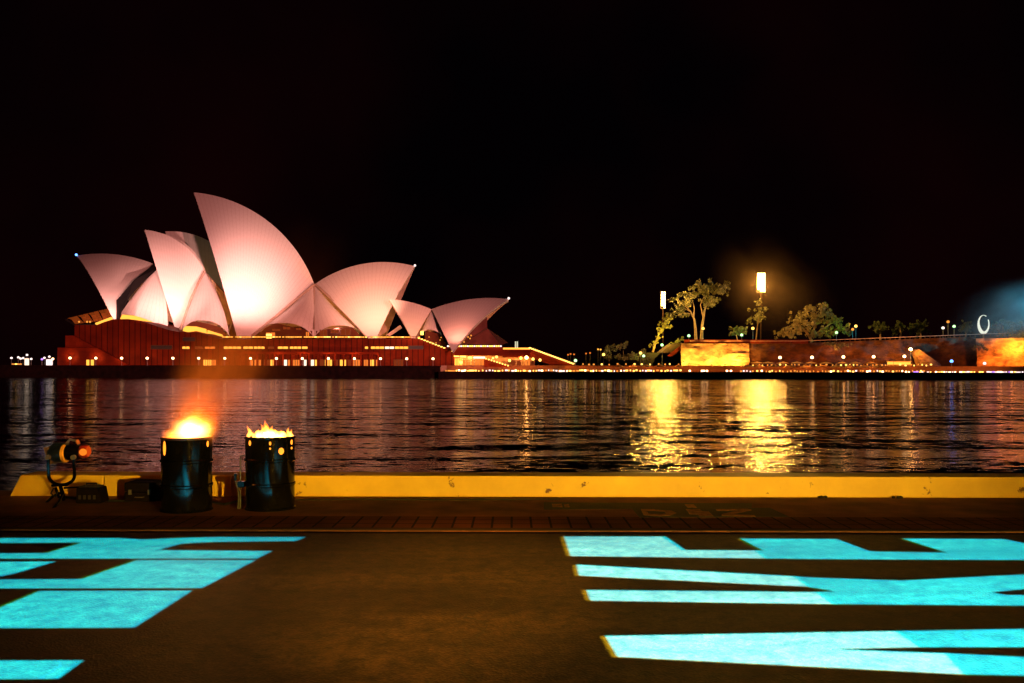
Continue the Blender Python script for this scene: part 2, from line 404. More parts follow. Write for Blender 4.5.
b = MB(); b.add([(-3000, 12.3, WATER), (3000, 12.3, WATER), (3000, 4000, WATER), (-3000, 4000, WATER), (-3000, -40, WATER), (-60.01, -40, WATER), (-60.01, 12.3, WATER)],
                [(0, 1, 2, 3), (4, 5, 6, 0)])
tag(b.build('water', water_mat()), kind='structure')

# ------------------------------------------------------------ far shore, land
land_m = mat('parkland_soil', (0.02, 0.02, 0.012), 0.9, noise_scale=0.1)
xl = P(-260, 0, 302).x; xm = P(440, 0, 302).x; xr = P(1500, 0, 302).x
ZB = 2.1; ZP = 0.6
b = MB(); b.box(xl, xm, 302.5, 440, WATER-1, ZB); tag(b.build('broadwalk', M['deck']), kind='structure')
b = MB(); b.box(xm, xr, 296.5, 306, WATER-1, ZP); tag(b.build('promenade', M['deck']), kind='structure')
b = MB(); b.box(xm, xr, 306, 344, WATER-1, 2.7); tag(b.build('upper_promenade', M['deck']), kind='structure')
b = MB(); b.box(P(640,0,348).x, xr, 350, 700, -1, 8.0); b.box(P(455,0,348).x, P(640,0,348).x, 348, 700, -1, 2.9); b.box(-900, xl, 300, 900, -3, -1.9)
tag(b.build('land', land_m), kind='structure')
b = MB(); b.box(xl, xm, 301.9, 302.5, WATER-1, ZB+0.15); b.box(xl, xm, 301.7, 302.5, ZB+0.152, ZB+0.42)
tag(b.build('seawall', M['darkwall']), 'tall dark stone seawall below the sail roofed building', 'seawall')
b = MB(); b.box(xm, xr, 295.9, 296.5, WATER-1, ZP+0.1)
tag(b.build('seawall', M['darkwall']), 'low dark seawall below the lit promenade on the right', 'seawall')
ret = panel_material('promenade_retaining_wall', (0.30, 0.12, 0.06), 2.4, 0.9, 0.05, 0.5, 0.6)
b = MB(); b.box(xm+2, xr, 305.6, 305.98, ZP, 2.78)
tag(b.build('retaining_wall', ret), 'long reddish retaining wall between the lower and the upper promenade', 'wall')

# ------------------------------------------------------------ the sail roofed building
OH = empty('opera_house', P(300, 366, 330), 'large performing arts hall with white sail shaped shell roofs lit pink on a red podium', 'building')
OL = OH.location.copy()
def oh(mb, name, m, smooth=False, label=None, parent=None):
    mb.v = [tuple(Vector(v) - OL) for v in mb.v]
    o = mb.build(name, m, parent or OH, smooth)
    if label: o['label'] = label
    return o
def shell(T, R, F, sag, Yr, Rs=75.0, name='roof_shell', label=None, n=26, m=20, ribs=22, thick=0.9, beacon=None, matl=None, far=1.0):
    T3, R3 = P(*T, Yr), P(*R, Yr)
    c = Vector((R3.x-T3.x, 0, R3.z-T3.z)); L = c.length; s = sag * Yr / FPX
    r = (L*L/4 + s*s) / (2*s); pr = Vector((-c.z, 0, c.x)).normalized()
    if pr.z < 0: pr = -pr
    C2 = (T3+R3)/2 - pr*(r-s); Rs = max(Rs, r*1.03); d = sqrt(Rs*Rs-r*r)
    C = Vector((C2.x, Yr+d, C2.z))
    cam_p = Vector((0, 0, HC)); dr = (P(*F, 100)-cam_p).normalized(); oc = cam_p-C
    bq = oc.dot(dr); disc = bq*bq-(oc.dot(oc)-Rs*Rs)
    if disc < 0:
        print('SHELL MISS', name, T); t = -bq
        Fp = cam_p+dr*t; Fp = C+(Fp-C).normalized()*Rs
    else: Fp = cam_p+dr*(-bq-sqrt(disc))
    print('shell', T, 'half width', round(Yr-Fp.y, 1), 'r', round(r, 1), 'foot z', round(Fp.z, 1))
    a0 = math.atan2(T3.z-C2.z, T3.x-C2.x); a1 = math.atan2(R3.z-C2.z, R3.x-C2.x)
    mb = MB(); mb.uv = []
    for side in (0, 1):
        outer = []; inner = []
        for i in range(n+1):
            a = a0+(a1-a0)*i/n; Q = Vector((C2.x+r*cos(a), Yr, C2.z+r*sin(a)))
            v0 = (Q-C)/Rs; v1 = (Fp-C)/Rs; om = math.acos(max(-1, min(1, v0.dot(v1))))
            for j in range(m+1):
                t = j/m; q = (v0*sin((1-t)*om)+v1*sin(t*om))/sin(om)
                po = C+q*Rs; pi_ = C+q*(Rs-thick)
                if j == 0: pi_ = Vector((po.x, Yr, po.z)) - Vector((Q.x-C2.x, 0, Q.z-C2.z)).normalized()*thick
                if side: po = Vector((po.x, Yr+(Yr-po.y)*far, po.z)); pi_ = Vector((pi_.x, Yr+(Yr-pi_.y)*far, pi_.z))
                outer.append((po, (i*ribs/n, t*L*0.45))); inner.append((pi_, (i*ribs/n, t*L*0.45)))
        b0 = len(mb.v); N = (n+1)*(m+1)
        mb.v += [tuple(q[0]) for q in outer+inner]; mb.uv += [q[1] for q in outer+inner]
        def F4(a, b, c, d, mi):
            mb.f.append((a+b0, b+b0, c+b0, d+b0) if not side else (d+b0, c+b0, b+b0, a+b0)); mb.m.append(mi)
        for i in range(n):
            for j in range(m):
                k = i*(m+1)+j
                F4(k, k+1, k+m+2, k+m+1, 0); F4(N+k+m+1, N+k+m+2, N+k+1, N+k, 1)
        for j in range(m):
            F4(j, N+j, N+j+1, j+1, 1); k = n*(m+1)+j; F4(k+1, N+k+1, N+k, k, 1)
    o = oh(mb, name, [matl or M['tile'], M['rib']], True, label)
    # edge ribs: thin concrete trims along mouth
    if beacon:
        bb = MB(); bb.ball(T3+Vector((0, -0.2, 0.3)), 0.42, 6); oh(bb, 'roof_beacon', M[beacon], parent=o)
        bpy.data.objects[o.name]
    return o, Fp
CY = 338.0
s1,_ = shell((76.3,255.6), (152.5,263.5), (114.6,322), 5.2, CY, 60, label='leftmost shell with a blue light at its tip', beacon='globe_b')
s2,_ = shell((144.3,229.8), (204.3,270.5), (176.5,333), 9.5, CY, 42, label='bright shell left of the tallest one')
s3,f3 = shell((193.3,192.3), (314,284), (240,348), 22, CY, 75, label='tallest shell, brightest near its foot', n=34, m=28, ribs=34)
s4,_ = shell((414.8,266.3), (315,284), (374,344), 11.5, CY, 62, label='broad shell opening to the right, white light at its tip', beacon='globe_w', far=.25)
# eastern hall behind
EY = 372.0
shell((165,231.5), (243,280), (214,360), 15, EY, 75, label='dark shell of the rear hall seen left of the tallest shell')
shell((147,232.5), (205,270), (190,345), 11.5, EY-18, 45, label='added shell for the shaded band just behind the bright left shell')  # extra shell added to stand for the shaded band on the bright shell
shell((112,262), (160,272), (150,345), 4, EY, 60)
shell((384,291), (300,292), (350,352), 8, EY+4, 60)
# restaurant in front
BY = 316.0
b1,_ = shell((389,299.3), (431.5,309.5), (413,341), 2.2, BY, 62, label='small left shell of the low shell pair', ribs=14)
b2,_ = shell((508.6,299.2), (431.5,309.2), (452.5,352), 5.0, BY, 62, label='small right shell opening to the right', ribs=20, beacon='globe_w')

def side_shell(A, botL, botR, arch, Yr, w, bl=0, br=0, label=None, n=14, m=16, ribs=10):
    """apex A on the ridge line, lower left and right corners, arch = rows by which the lower edge rises in the middle"""
    mb = MB(); mb.uv = []
    for side in (0, 1):
        rows = []
        for i in range(n+1):
            u = i/n
            bx = botL[0]+(botR[0]-botL[0])*u; by = botL[1]+(botR[1]-botL[1])*u - arch*(1-abs(2*u-1)**2.6)
            for j in range(m+1):
                t = j/m; k = sin(pi*t)
                px = A[0]+(bx-A[0])*t + k*(bl*(1-u)+br*u); py = A[1]+(by-A[1])*t
                d = w*sin(t*pi/2*0.9)+1.5*sin(pi*u)*t
                for q, lst in ((0, 0), (0.8, 1)):
                    p = P(px, py, Yr-d+q)
                    if side: p.y = 2*Yr-p.y
                    rows.append((p, (u*ribs, t*10)))
        b0 = len(mb.v); mb.v += [tuple(q[0]) for q in rows]; mb.uv += [q[1] for q in rows]
        st = 2*(m+1)
        def F4(a, b, c, d, mi): mb.f.append((a+b0, b+b0, c+b0, d+b0) if side else (d+b0, c+b0, b+b0, a+b0)); mb.m.append(mi)
        for i in range(n):
            for j in range(m):
                k = i*st+2*j
                F4(k, k+st, k+st+2, k+2, 0); F4(k+3, k+st+3, k+st+1, k+1, 1)
            k = i*st+2*m; F4(k, k+1, k+st+1, k+st, 1)
        for j in range(m):
            k = 2*j; F4(k, k+2, k+3, k+1, 1); k = n*st+2*j; F4(k+1, k+3, k+2, k, 1)
    return oh(mb, 'side_shell', [M['tile'], M['rib']], True, label)
side_shell((157,267), (119.5,315), (168,332), 5, CY, 13, bl=-1.5, br=3, label='side shell right of the leftmost shell')
side_shell((204.6,271), (181,331), (229.5,336), 13, CY, 14, bl=-2, br=4, label='side shell between the bright left shell and the tallest one')
side_shell((314,284), (252,337), (314,337), 14, CY, 13, bl=3.5, br=0, label='left half of the shaded side shells in the middle')
side_shell((314,284), (314,337), (366,338), 12, CY, 13, bl=0, br=-3, label='right half of the shaded side shells in the middle')
side_shell((431,311), (421,335), (447,344), 9, BY, 7, bl=-1, br=1.5, label='side shell between the two small shells')
# folded concrete edge between paired shells
def strip(name, pts, Ya, Yb, wpx, m, label=None):
    """tapered beam following picture points"""
    b = MB(); n_ = len(pts); q = []
    for i, (x, y) in enumerate(pts):
        Y = Ya+(Yb-Ya)*i/(n_-1); q.append(P(x, y, Y))
    b.tube(q, [wpx*Ya/FPX*0.5]*n_, 6); return oh(b, name, m, True, label)
strip('edge_beam', [(204.6,271),(197,285),(190,301),(180,330)], CY-1.5, CY-15, 2.2, M['rib'])
strip('edge_beam', [(314,284.5),(300,296),(280,313),(252,336)], CY-2, CY-16, 2.6, M['rib'])
strip('edge_beam', [(315,284.5),(328,296),(345,313),(367,337)], CY-2, CY-16, 2.6, M['rib'])
strip('edge_beam', [(314,285),(314,300),(314,316),(314,329)], CY-1, CY-14, 1.4, M['rib'])
# louvred gables closing the gaps
def wall_poly(name, pts, m, label=None, th=0.5):
    b = MB(); q = [P(x, y, Y) for x, y, Y in pts]; n_ = len(q)
    b.add(q+[v+Vector((0, th, 0)) for v in q], [tuple(range(n_)), tuple(range(2*n_-1, n_-1, -1))]+[(i, n_+i, n_+(i+1) % n_, (i+1) % n_) for i in range(n_)])
    return oh(b, name, m, False, label)
wall_poly('louvre_wall', [(153,264.5,CY-1),(158,268,CY-1),(141,284,326),(129.5,297,319),(121.5,311,314),(119,321,312),(116,321,312),(116.3,300,313),(134,280,321)], M['louvre'], 'dark louvred gap behind the leftmost shell', .3)
wall_poly('louvre_wall', [(431.8,310.8,BY-1),(438,317,311),(449,331,305),(450,345,304),(446,345,304),(438,327,306)], M['louvre'], None, .3)
wall_poly('louvre_wall', [(232,318,321),(235.5,318,321),(238,338,321),(232,338,321)], M['louvre'])
wall_poly('stair_beam', [(386,335,330),(400,325,330),(402,328,330),(390,336,330)], M['rib'], 'pale sloping beam in the dark gap between the shells')

# podium profile
PODY = 308.0
prof = [(57.2,370),(57.2,347.6),(65,347.6),(65,335.5),(74.5,335.5),(74.5,324.8),(96,325.2),(104,322),(113,319.2),(128,319),(140,320.8),(159,327),(170,330.2),(176,331.5),
        (198,332.5),(208,335.5),(221,339.2),(419,338.2),(454,351.5),(454,370)]
b = MB()
b.prism([(P(x, y, PODY).x, P(x, y, PODY).z) for x, y in prof], PODY, PODY+78)
oh(b, 'podium', M['granite'], label='long red granite podium stepped down at its left end')
# stepped blocks in front of the left end and the lower wall plinth
b = MB()
q0, q1 = P(57.4, 347.8, PODY-2), P(131, 347.8, PODY-2)
b.prism([(q0.x, ZB+.01), (q0.x, q0.z), (P(97,0,PODY-2).x, q0.z), (P(131,0,PODY-2).x, ZB+.01)], PODY-2, PODY-0.02)
oh(b, 'plinth', M['granite2'], label='lower block of the podium with sloping right side')
b = MB(); q0 = P(454, 366.3, 304)
for k in range(14):
    xa = P(65+k*2.3, 0, PODY-1).x; xb = P(97, 0, PODY-1).x
    za = P(70, 336.0+k*0.9, PODY-1).z
b.prism([(P(74,0,PODY-1).x, P(74,335.7,PODY-1).z), (P(96,0,PODY-1).x, P(96,347.4,PODY-1).z), (P(66,0,PODY-1).x, P(66,347.4,PODY-1).z), (P(66,0,PODY-1).x, P(66,336,PODY-1).z)], PODY-1.5, PODY-0.02)
oh(b, 'stair_flank', M['granite2'])
# undercut recess along the quay level
b = MB(); z0 = ZB+0.01; z1 = P(300, 354.2, PODY).z
b.box(P(240,0,PODY).x, P(379,0,PODY).x, PODY-1.6, PODY-0.02, z1, z1+0.8)
for k in range(17):
    x = P(241+k*8.6, 0, PODY).x; b.box(x-.25, x+.25, PODY-1.5, PODY-.9, z0, z1-0.002)
oh(b, 'canopy', M['granite2'], label='projecting slab on piers over the ground level windows')

def window(x0, x1, y0, y1, Y, m, mull=0, parent=None, label=None, name='window'):
    a, c = P(x0, y1, Y), P(x1, y0, Y)
    b = MB(); b.box(a.x-.12, c.x+.12, Y-0.10, Y-0.02, a.z-.12, c.z+.12)
    f = oh(b, name, M['mull'], label=label)
    b = MB(); b.box(a.x, c.x, Y-0.13, Y-0.104, a.z, c.z); oh(b, 'pane', m, parent=f).location = (0, 0, 0)
    if mull:
        for k in range(1, mull):
            b = MB(); x = a.x+(c.x-a.x)*k/mull; b.box(x-.08, x+.08, Y-.18, Y-.132, a.z, c.z)
            oh(b, 'mullion', M['mull'], parent=f)
    return f
# upper strip windows
for x0, x1, k in ((182.5,189.5,'win_y'),(195,203,'win_d'),(205,215,'win_o'),(224,241,'win_y'),(243.5,253,'win_y'),(254,264.5,'win_y'),(268,274,'win_d'),(278,288,'win_y'),
                  (290,301,'win_y'),(302,307.5,'win_y'),(365,368,'win_y'),(371,384,'win_y'),(385,394,'win_w'),(395,408,'win_y')):
    window(x0, x1, 346.6, 348.8, PODY, M[k], 0 if x1-x0 < 4 else int((x1-x0)/3.5))
window(408.6, 423, 346.0, 349, PODY, M['dark']); window(151, 172, 345.5, 349, PODY, M['dark']); window(183, 195, 337.5, 341, PODY, M['dark'])
# ground level windows
for x0, x1, k, mm in ((86.5,89.4,'win_y',0),(91,94,'win_y',0),(203.6,207.5,'win_y',2),(208.2,211.5,'win_y',2),(212.2,216,'win_o',2),(222,224,'win_d',0),(250,253,'win_o',0),(254.5,261,'win_o',3),(264,270,'win_d',2),
                      (270.5,275,'win_y',2),(284,287,'win_w',0),(288,290,'win_o',0),(293,300,'win_o',3),(304,306.5,'win_w',0),(311,314,'win_w',0),(315,318,'win_y',0),(320,324,'win_d',0),(325,332,'win_y',3),
                      (334,338,'win_d',0),(340,346,'win_y',2),(348,351,'win_d',0),(353,360,'win_o',3),(364,368,'win_o',2),(369,374,'win_y',2),(376,378,'win_o',0),(394,396.6,'win_d',0),(397.4,399.6,'win_d',0),(400.4,403,'win_d',0)):
    window(x0, x1, 359.8, 366.0, PODY-(2 if x1 < 130 else 0), M[k], mm)
# upper foyer glazing below the side shells
def glazing(pts, Y, m, frame_rows=1, label=None):
    b = MB(); q = [P(x, y, Y) for x, y in pts]; n_ = len(q)
    b.add(q+[v+Vector((0, .3, 0)) for v in q], [tuple(range(n_)), tuple(range(2*n_-1, n_-1, -1))]+[(i, n_+i, n_+(i+1) % n_, (i+1) % n_) for i in range(n_)])
    return oh(b, 'foyer_glazing', m, label=label)
glazing([(118,321),(122,312),(140,315.5),(156,320),(165,332)], 326, M['win_d'])
glazing([(120,319),(122,314.5),(133,315.5),(146,318.5),(156.5,322),(158,327),(150,324),(136,320)], 325.6, M['win_y'], label='glowing orange foyer window under the left side shell')
glazing([(183,334),(186,321),(205,323),(222,328),(228,340)], 325, M['win_d'])
glazing([(182,333),(184,326),(196,326.5),(206,329),(206.6,333.5),(196,331)], 324.4, M['win_y'], label='glowing yellow foyer window, left piece')
glazing([(207,333.8),(207.5,330),(214,332),(222,334.5),(225,339),(215,337.6)], 324.4, M['win_y'], label='glowing yellow foyer window, right piece')
glazing([(186,325),(187,321),(200,322),(213,325),(221,328),(225,333),(212,330),(198,326)], 324.2, M['glass'])
glazing([(254,339),(265,328),(276,323),(292,327),(312,331),(312,339)], 325, M['glass'])
glazing([(316,339),(316,331),(335,328),(352,327),(364,339)], 325, M['glass'])
for x0, x1, y0, y1, k in ((266,275,332.5,336,'win_o'),(283,290,327,329.4,'win_d'),(296,301,328,330,'win_d'),(320,327,330,336,'win_d'),(331,338,329.5,333,'win_d'),(341,350,329,335,'win_d'),(306,309,332,336,'win_o'),(272,280,329,331,'win_d')):
    window(x0, x1, y0, y1, 324.7, M[k], 2)
glazing([(424,341),(426,331),(442,334),(446,346)], 310.5, M['glass'])
# podium parapet with warm lights
b = MB(); a, c = P(221, 339.3, PODY-.3), P(419, 337.8, PODY-.3)
for k in range(67):
    x = a.x+(c.x-a.x)*k/66; b.box(x-.05, x+.05, PODY-.3, PODY-.22, a.z, a.z+1.1)
b.tube([(a.x, PODY-.26, a.z+1.1), (c.x, PODY-.26, a.z+1.1)], .06, 6)
oh(b, 'balustrade', M['mull'])
for k in range(60):
    if random.random() < 0.1: continue
    px = 224+k*3.3; m_ = random.choice(['globe_y', 'globe_y', 'globe_o', 'globe_y'])
    b = MB(); c0 = P(px, 337.0, PODY+1.2); lw = random.choice([.35, .6, .9]); b.box(c0.x-lw, c0.x+lw, PODY+1.0, PODY+1.2, c0.z-.18, c0.z+.18)
    oh(b, 'deck_light', M['rail_o'] if False else M['win_y'] if random.random() < .75 else M['globe_y'])
b = MB(); c0 = P(269, 335.5, PODY+2); b.box(c0.x-.9, c0.x+.9, PODY+1.6, PODY+2, c0.z-1, c0.z+.6); oh(b, 'deck_light', M['globe_y'])
for k in range(13):
    px = 419+k*2.8; c0 = P(px, 338.2+k*1.08, PODY-.1); b = MB(); b.box(c0.x-.35, c0.x+.35, PODY-.35, PODY-.05, c0.z-.16, c0.z+.2); oh(b, 'stair_light', M['globe_y'])
# glass nose of the left foyer
b = MB()
tipn, up, low, rt = P(67, 318.8, 333), P(109, 308.5, 332), P(75, 323.6, 320), P(113, 319, 322)
for k in range(8):
    u0, u1 = k/8, (k+1)/8-0.012
    A_ = P(67+42*u0, 318.3-10*u0, 334); B_ = P(67+42*u1, 318.3-10*u1, 334)
    C_ = P(75+38*u1, 324-4.6*u1, 320); D_ = P(75+38*u0, 324-4.6*u0, 320)
    m0 = P(71+40*u0, 320-7*u0+(1.5 if k % 2 else -1), 327); m1 = P(71+40*u1, 320-7*u1+(1.5 if k % 2 else -1), 327)
    b.add([A_, B_, m1, m0, C_, D_], [(0, 1, 2, 3), (3, 2, 4, 5)])
oh(b, 'glass_wall', mat('lit_topaz_glass', (0.30, 0.08, 0.02), 0.15, emit=(1.0, 0.17, 0.02), strength=0.16, noise_scale=0.4, noise_amt=.6), label='glowing folded glass below the leftmost shell')
b = MB(); b.tube([P(96, 324.3, 318), P(112, 318.2, 318)], .55, 6); oh(b, 'light_strip', M['win_y'])
b = MB(); b.tube([P(66, 319.8, 321), P(75, 325.0, 318), P(96, 325.4, 317)], .4, 6); oh(b, 'sill', M['dark'])
for px in (79, 87, 90): 
    b = MB(); b.ball(P(px, 321.8, 318.5), .35, 5); oh(b, 'foyer_light', M['globe_o'])
# glass under the restaurant shell
gm_ = mat('reddish_restaurant_glass', (0.16, 0.05, 0.04), 0.15, noise_scale=0.3)
b = MB()
A_, B_, C_, D_ = P(487, 306, 316), P(487, 328, 313), P(508, 343, 316), P(462, 344, 308)
E_ = P(500, 345, 308)
b.add([A_, B_, D_], [(0, 1, 2)]); b.add([B_, C_, E_, D_], [(0, 1, 2, 3)])
oh(b, 'glass_wall', gm_, label='dark red glass fold below the right small shell')
for k in range(6):
    b = MB(); u = k/5; b.tube([B_+(D_-B_)*0.02, C_+(D_-C_)*u+Vector((0, -.3, 0))], .14, 5); oh(b, 'mullion', M['mull'])
for (x, y) in ((468,337),(470,338.5),(471,335.5),(467,335),(464,342)): 
    b = MB(); b.ball(P(x, y, 307), .28, 5); oh(b, 'foyer_light', M['globe_o'])
b = MB(); b.box(P(420.5,0,308.5).x, P(423.5,0,308.5).x, 308.1, 308.4, P(421,335,308.4).z, P(421,331,308.4).z); oh(b, 'foyer_light', M['globe_y'])
for (x, y) in ((432,342.5),(436,342.8),(440,340),(441,337.5),(429,337)):
    b = MB(); b.ball(P(x, y, 307.5), .2, 5); oh(b, 'foyer_light', M['globe_o'])
# restaurant terrace, undercroft and monumental stair
tz = P(480, 346.8, 304).z
b = MB(); b.box(P(446,0,306).x, P(503,0,306).x, 303.5, 330, tz-1.3, tz); oh(b, 'terrace', M['granite2'])
b = MB(); b.box(P(454.5,0,304).x, P(530,0,304).x, 303, 330, P(480,353,304).z-.1, P(480,350.4,304).z)
b.box(P(454.5,0,304).x, P(530,0,304).x, 302.6, 302.98, P(480,355.8,304).z, P(480,352.6,304).z); oh(b, 'undercroft_slab', M['granite2'])
b = MB(); b.box(P(454.2,0,312).x, P(535,0,312).x, 316, 330, 0.62, P(480,353.2,304).z-.12); oh(b, 'undercroft_wall', mat('undercroft_lining', (.5,.22,.08), .7, noise_scale=.5))
st = [(502,349),(530,348.6),(573,364),(573,368),(502,368)]
b = MB(); b.prism([(P(x,y,307).x, P(x,y,307).z) for x, y in ((502.5,350.2),(530,348.6),(573,364.2),(573,367),(556,367),(530,357),(502.5,357))], 307, 345)
oh(b, 'monumental_stair', M['granite2'], label='broad outdoor stair falling to the right with lit balustrade')
for k in range(26):
    px = 448+k*2.2
    if px > 502: break
    b = MB(); c0 = P(px, 346.0, 303.4); b.box(c0.x-.28, c0.x+.28, 303.1, 303.4, c0.z-.28, c0.z+.2); oh(b, 'terrace_light', M['globe_y'] if k % 3 else M['globe_w'])
b = MB(); c0 = P(503, 348.4, 306.8); c1 = P(530, 347.6, 306.8); b.box(c0.x, c1.x, 306.5, 306.8, c0.z-.35, c0.z+.25); oh(b, 'terrace_light', M['win_y'])
for k in range(20):
    u = k/19; b = MB(); c0 = P(530+43*u, 348.0+15.6*u, 306.7); b.box(c0.x-.42, c0.x+.42, 306.4, 306.7, c0.z-.22, c0.z+.2); oh(b, 'stair_light', M['globe_y'])
for x0, x1, y, k in ((454,459,356,'globe_y'),(460,466,356.4,'globe_y'),(468,472,357.5,'globe_y'),(473.5,485,357.5,'globe_w'),(492,494,358,'globe_y')):
    b = MB(); c0, c1 = P(x0, y, 305), P(x1, y, 305); b.box(c0.x, c1.x, 304.6, 305, c0.z-.32, c0.z+.3); oh(b, 'ceiling_light', M[k])
for x, y in ((496.5,356.8),(509.5,360.5),(526.5,357.5),(521,358),(533,359),(540,360),(461,362.5)):
    b = MB(); b.ball(P(x, y, 304.5), .5, 6); oh(b, 'ceiling_light', M['bright' if x == 526.5 else 'globe_y'])
for k in range(9):
    u = k/8; b = MB(); b.ball(P(486+22*u, 358.6+7*u, 304.2), .28, 5); oh(b, 'stair_light', M['globe_y'])
b = MB(); b.prism([(P(x,y,304.8).x, P(x,y,304.8).z) for x, y in ((484,359.5),(487,359.5),(512,367),(484,367))], 304.8, 309); oh(b, 'stair', M['granite2'])
window(454.5, 462, 358.5, 366, 312, M['win_y'], 3); window(463, 474, 359.5, 366, 312, M['win_o'], 4); window(475, 484, 360, 366, 312, M['win_o'], 3)
window(511, 521, 360, 366, 312, M['win_d'], 2); window(525, 530, 360, 366, 312, M['win_o'], 2)
for x in (515.5, 517.3):
    b = MB(); c0 = P(x, 345.5, 309); b.box(c0.x-.22, c0.x+.22, 308.8, 309.2, c0.z-1.3, c0.z+1.4); oh(b, 'light_column', mat('pale_light_tube', (.6,.7,.6), .5, emit=(.5,.85,.6), strength=.6))
for x, y, pw in ((470,358,6000),(520,358,5000),(460,360,4000)): shielded('undercroft_lamp', P(x, y, 307), pw*1.3, (1, .5, .14))
for x, y, Y, pw in ((140,323,329,6000),(205,331,330,6000),(95,322,330,5000),(300,334,330,5000),(345,334,330,5000),(478,338,314,1800),(433,340,312,1200)):
    shielded('foyer_lamp', P(x, y, Y), pw*1.6, (1, .34, .07), up=.6)

# broadwalk globe lamps
def globe_lamp(loc, r, h, mname, label, cat='street lamp', group=None, name='street_lamp', arm=False):
    e = empty(name, loc, label, cat, group)
    b = MB(); b.tube([(0, 0, 0), (0, 0, 0.5), (0, 0, h-r*.6)], [.14, .08, .06], 8); b.lathe([(.26, 0), (.24, .12), (.1, .3)], n=8); b.build('post', M['metal'], e, True)
    b = MB(); b.ball((0, 0, h), r, 8); b.build('globe', M[mname], e, True)
    b = MB(); b.lathe([(r*.6, h-r-.02), (r*.7, h-r+.12)], n=8); b.build('collar', M['dark'], e)
    return e
gl = None
xs = [70.0,95.8,121.6,147.2,172.9,198.7,224.8,250.5,276.4,302.3,328.4,354.4,380.5,406.7,433.0]
for i, px in enumerate(xs):
    loc = P(px, 366, 305.0); loc.z = ZB; h = P(px, 358.1, 305).z-ZB
    lab = 'globe street lamp on the broadwalk below the podium, %s from the left' % ORD[i]
    if gl is None: gl = globe_lamp(loc, .42, h, 'globe', lab, group='globe lamps along the podium wall')
    else: copy_tree(gl, loc, lab)
    shielded('globe_lamp_light', (loc.x, 304.6, loc.z+h), 850, (1, .30, .09))

# the lit pavilions left of the building
pav = mat('pavilion_frame', (.5, .5, .5), .5, noise_scale=2)
for k, (x, w_, y0, y1, lab) in enumerate(((26.8, 2.2, 358.5, 365.6, 'narrow white lit kiosk at the far left end of the shore'), (49.3, 4.2, 359.5, 365.7, 'wider white lit kiosk just left of the red podium'))):
    e = empty('kiosk', P(x, 366.3, 305), lab, 'kiosk', 'lit kiosks at the left end of the shore'); e.location.z = ZB
    a, c = P(x-w_/2, y1, 305), P(x+w_/2, y0, 305); wd = (c.x-a.x)/2; hh = c.z-ZB
    b = MB(); b.box(-wd-.15, wd+.15, -.8, .8, hh, hh+.18); b.build('roof', pav, e)
    b = MB(); b.box(-wd, wd, -.7, .7, .3, hh-.002); b.build('light_panel', M['globe_w'] if k else M['win_w'], e)
    b = MB(); b.box(-wd-.1, wd+.1, -.75, .75, 0, .298); b.build('base', pav, e)
wl = None
for x, y, k, lab in ((11.4,358,'globe_w','single white lamp, leftmost on the far shore'),(18.3,357.4,'globe_w','left lamp of the bright row of three by the narrow kiosk'),(20.6,358.6,'globe_w','middle lamp of the bright row of three by the narrow kiosk'),
                  (23.2,358.2,'globe_w','right lamp of the bright row of three by the narrow kiosk'),(27,355,'globe_w','lamp above the narrow lit kiosk'),(31.2,359,'globe_w','lamp right of the narrow lit kiosk'),
                  (42,359.3,'globe_p','violet lamp left of the wider lit kiosk'),(44.4,357.9,'globe_w','white lamp beside the violet one'),(49.3,356.7,'globe_w','lamp above the wider lit kiosk'),(52.8,359,'globe','warm lamp between the wider kiosk and the podium')):
    loc = P(x, 366, 307); loc.z = ZB; globe_lamp(loc, .38, P(x, y, 307).z-ZB, k, lab, group='lamps left of the podium')
for x, k in ((13,'globe_o'),(16,'globe_y'),(18.5,'globe_o'),(20.5,'globe_o')):
    loc = P(x, 366, 304); loc.z = ZB; b = MB(); b.box(-.25,.25,-.2,.2,0,.6); b.box(-.3,.3,-.25,.25,.602,.95,1)
    tag(b.build('bollard_light', [M['metal'], M[k]], origin=None), 'low orange bollard light at the far left of the shore', 'bollard light', 'low bollard lights at the far left'); bpy.context.scene.collection.objects[-1].location = loc

# ------------------------------------------------------------ sandstone cliff wall, right
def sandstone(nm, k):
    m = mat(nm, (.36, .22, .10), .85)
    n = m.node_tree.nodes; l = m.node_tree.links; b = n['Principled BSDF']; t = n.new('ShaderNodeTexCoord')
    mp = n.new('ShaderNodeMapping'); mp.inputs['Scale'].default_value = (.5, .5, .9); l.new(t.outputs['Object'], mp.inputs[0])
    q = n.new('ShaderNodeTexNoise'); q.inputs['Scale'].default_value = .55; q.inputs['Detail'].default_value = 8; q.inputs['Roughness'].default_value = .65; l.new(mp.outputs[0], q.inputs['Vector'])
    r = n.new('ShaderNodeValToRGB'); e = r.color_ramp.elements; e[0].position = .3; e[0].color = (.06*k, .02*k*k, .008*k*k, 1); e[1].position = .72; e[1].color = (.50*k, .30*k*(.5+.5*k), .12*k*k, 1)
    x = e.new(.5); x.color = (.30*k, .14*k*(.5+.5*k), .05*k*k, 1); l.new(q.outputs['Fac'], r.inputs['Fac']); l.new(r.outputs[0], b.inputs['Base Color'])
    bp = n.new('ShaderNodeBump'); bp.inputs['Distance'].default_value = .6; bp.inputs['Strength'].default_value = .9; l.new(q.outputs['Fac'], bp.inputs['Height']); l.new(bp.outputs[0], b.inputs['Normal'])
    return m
M['sand'] = sandstone('rough_sandstone', 1.0); M['sand_shaded'] = sandstone('shaded_sandstone', .30)  # second one is a shaded copy, the wall's dimness put into its colour
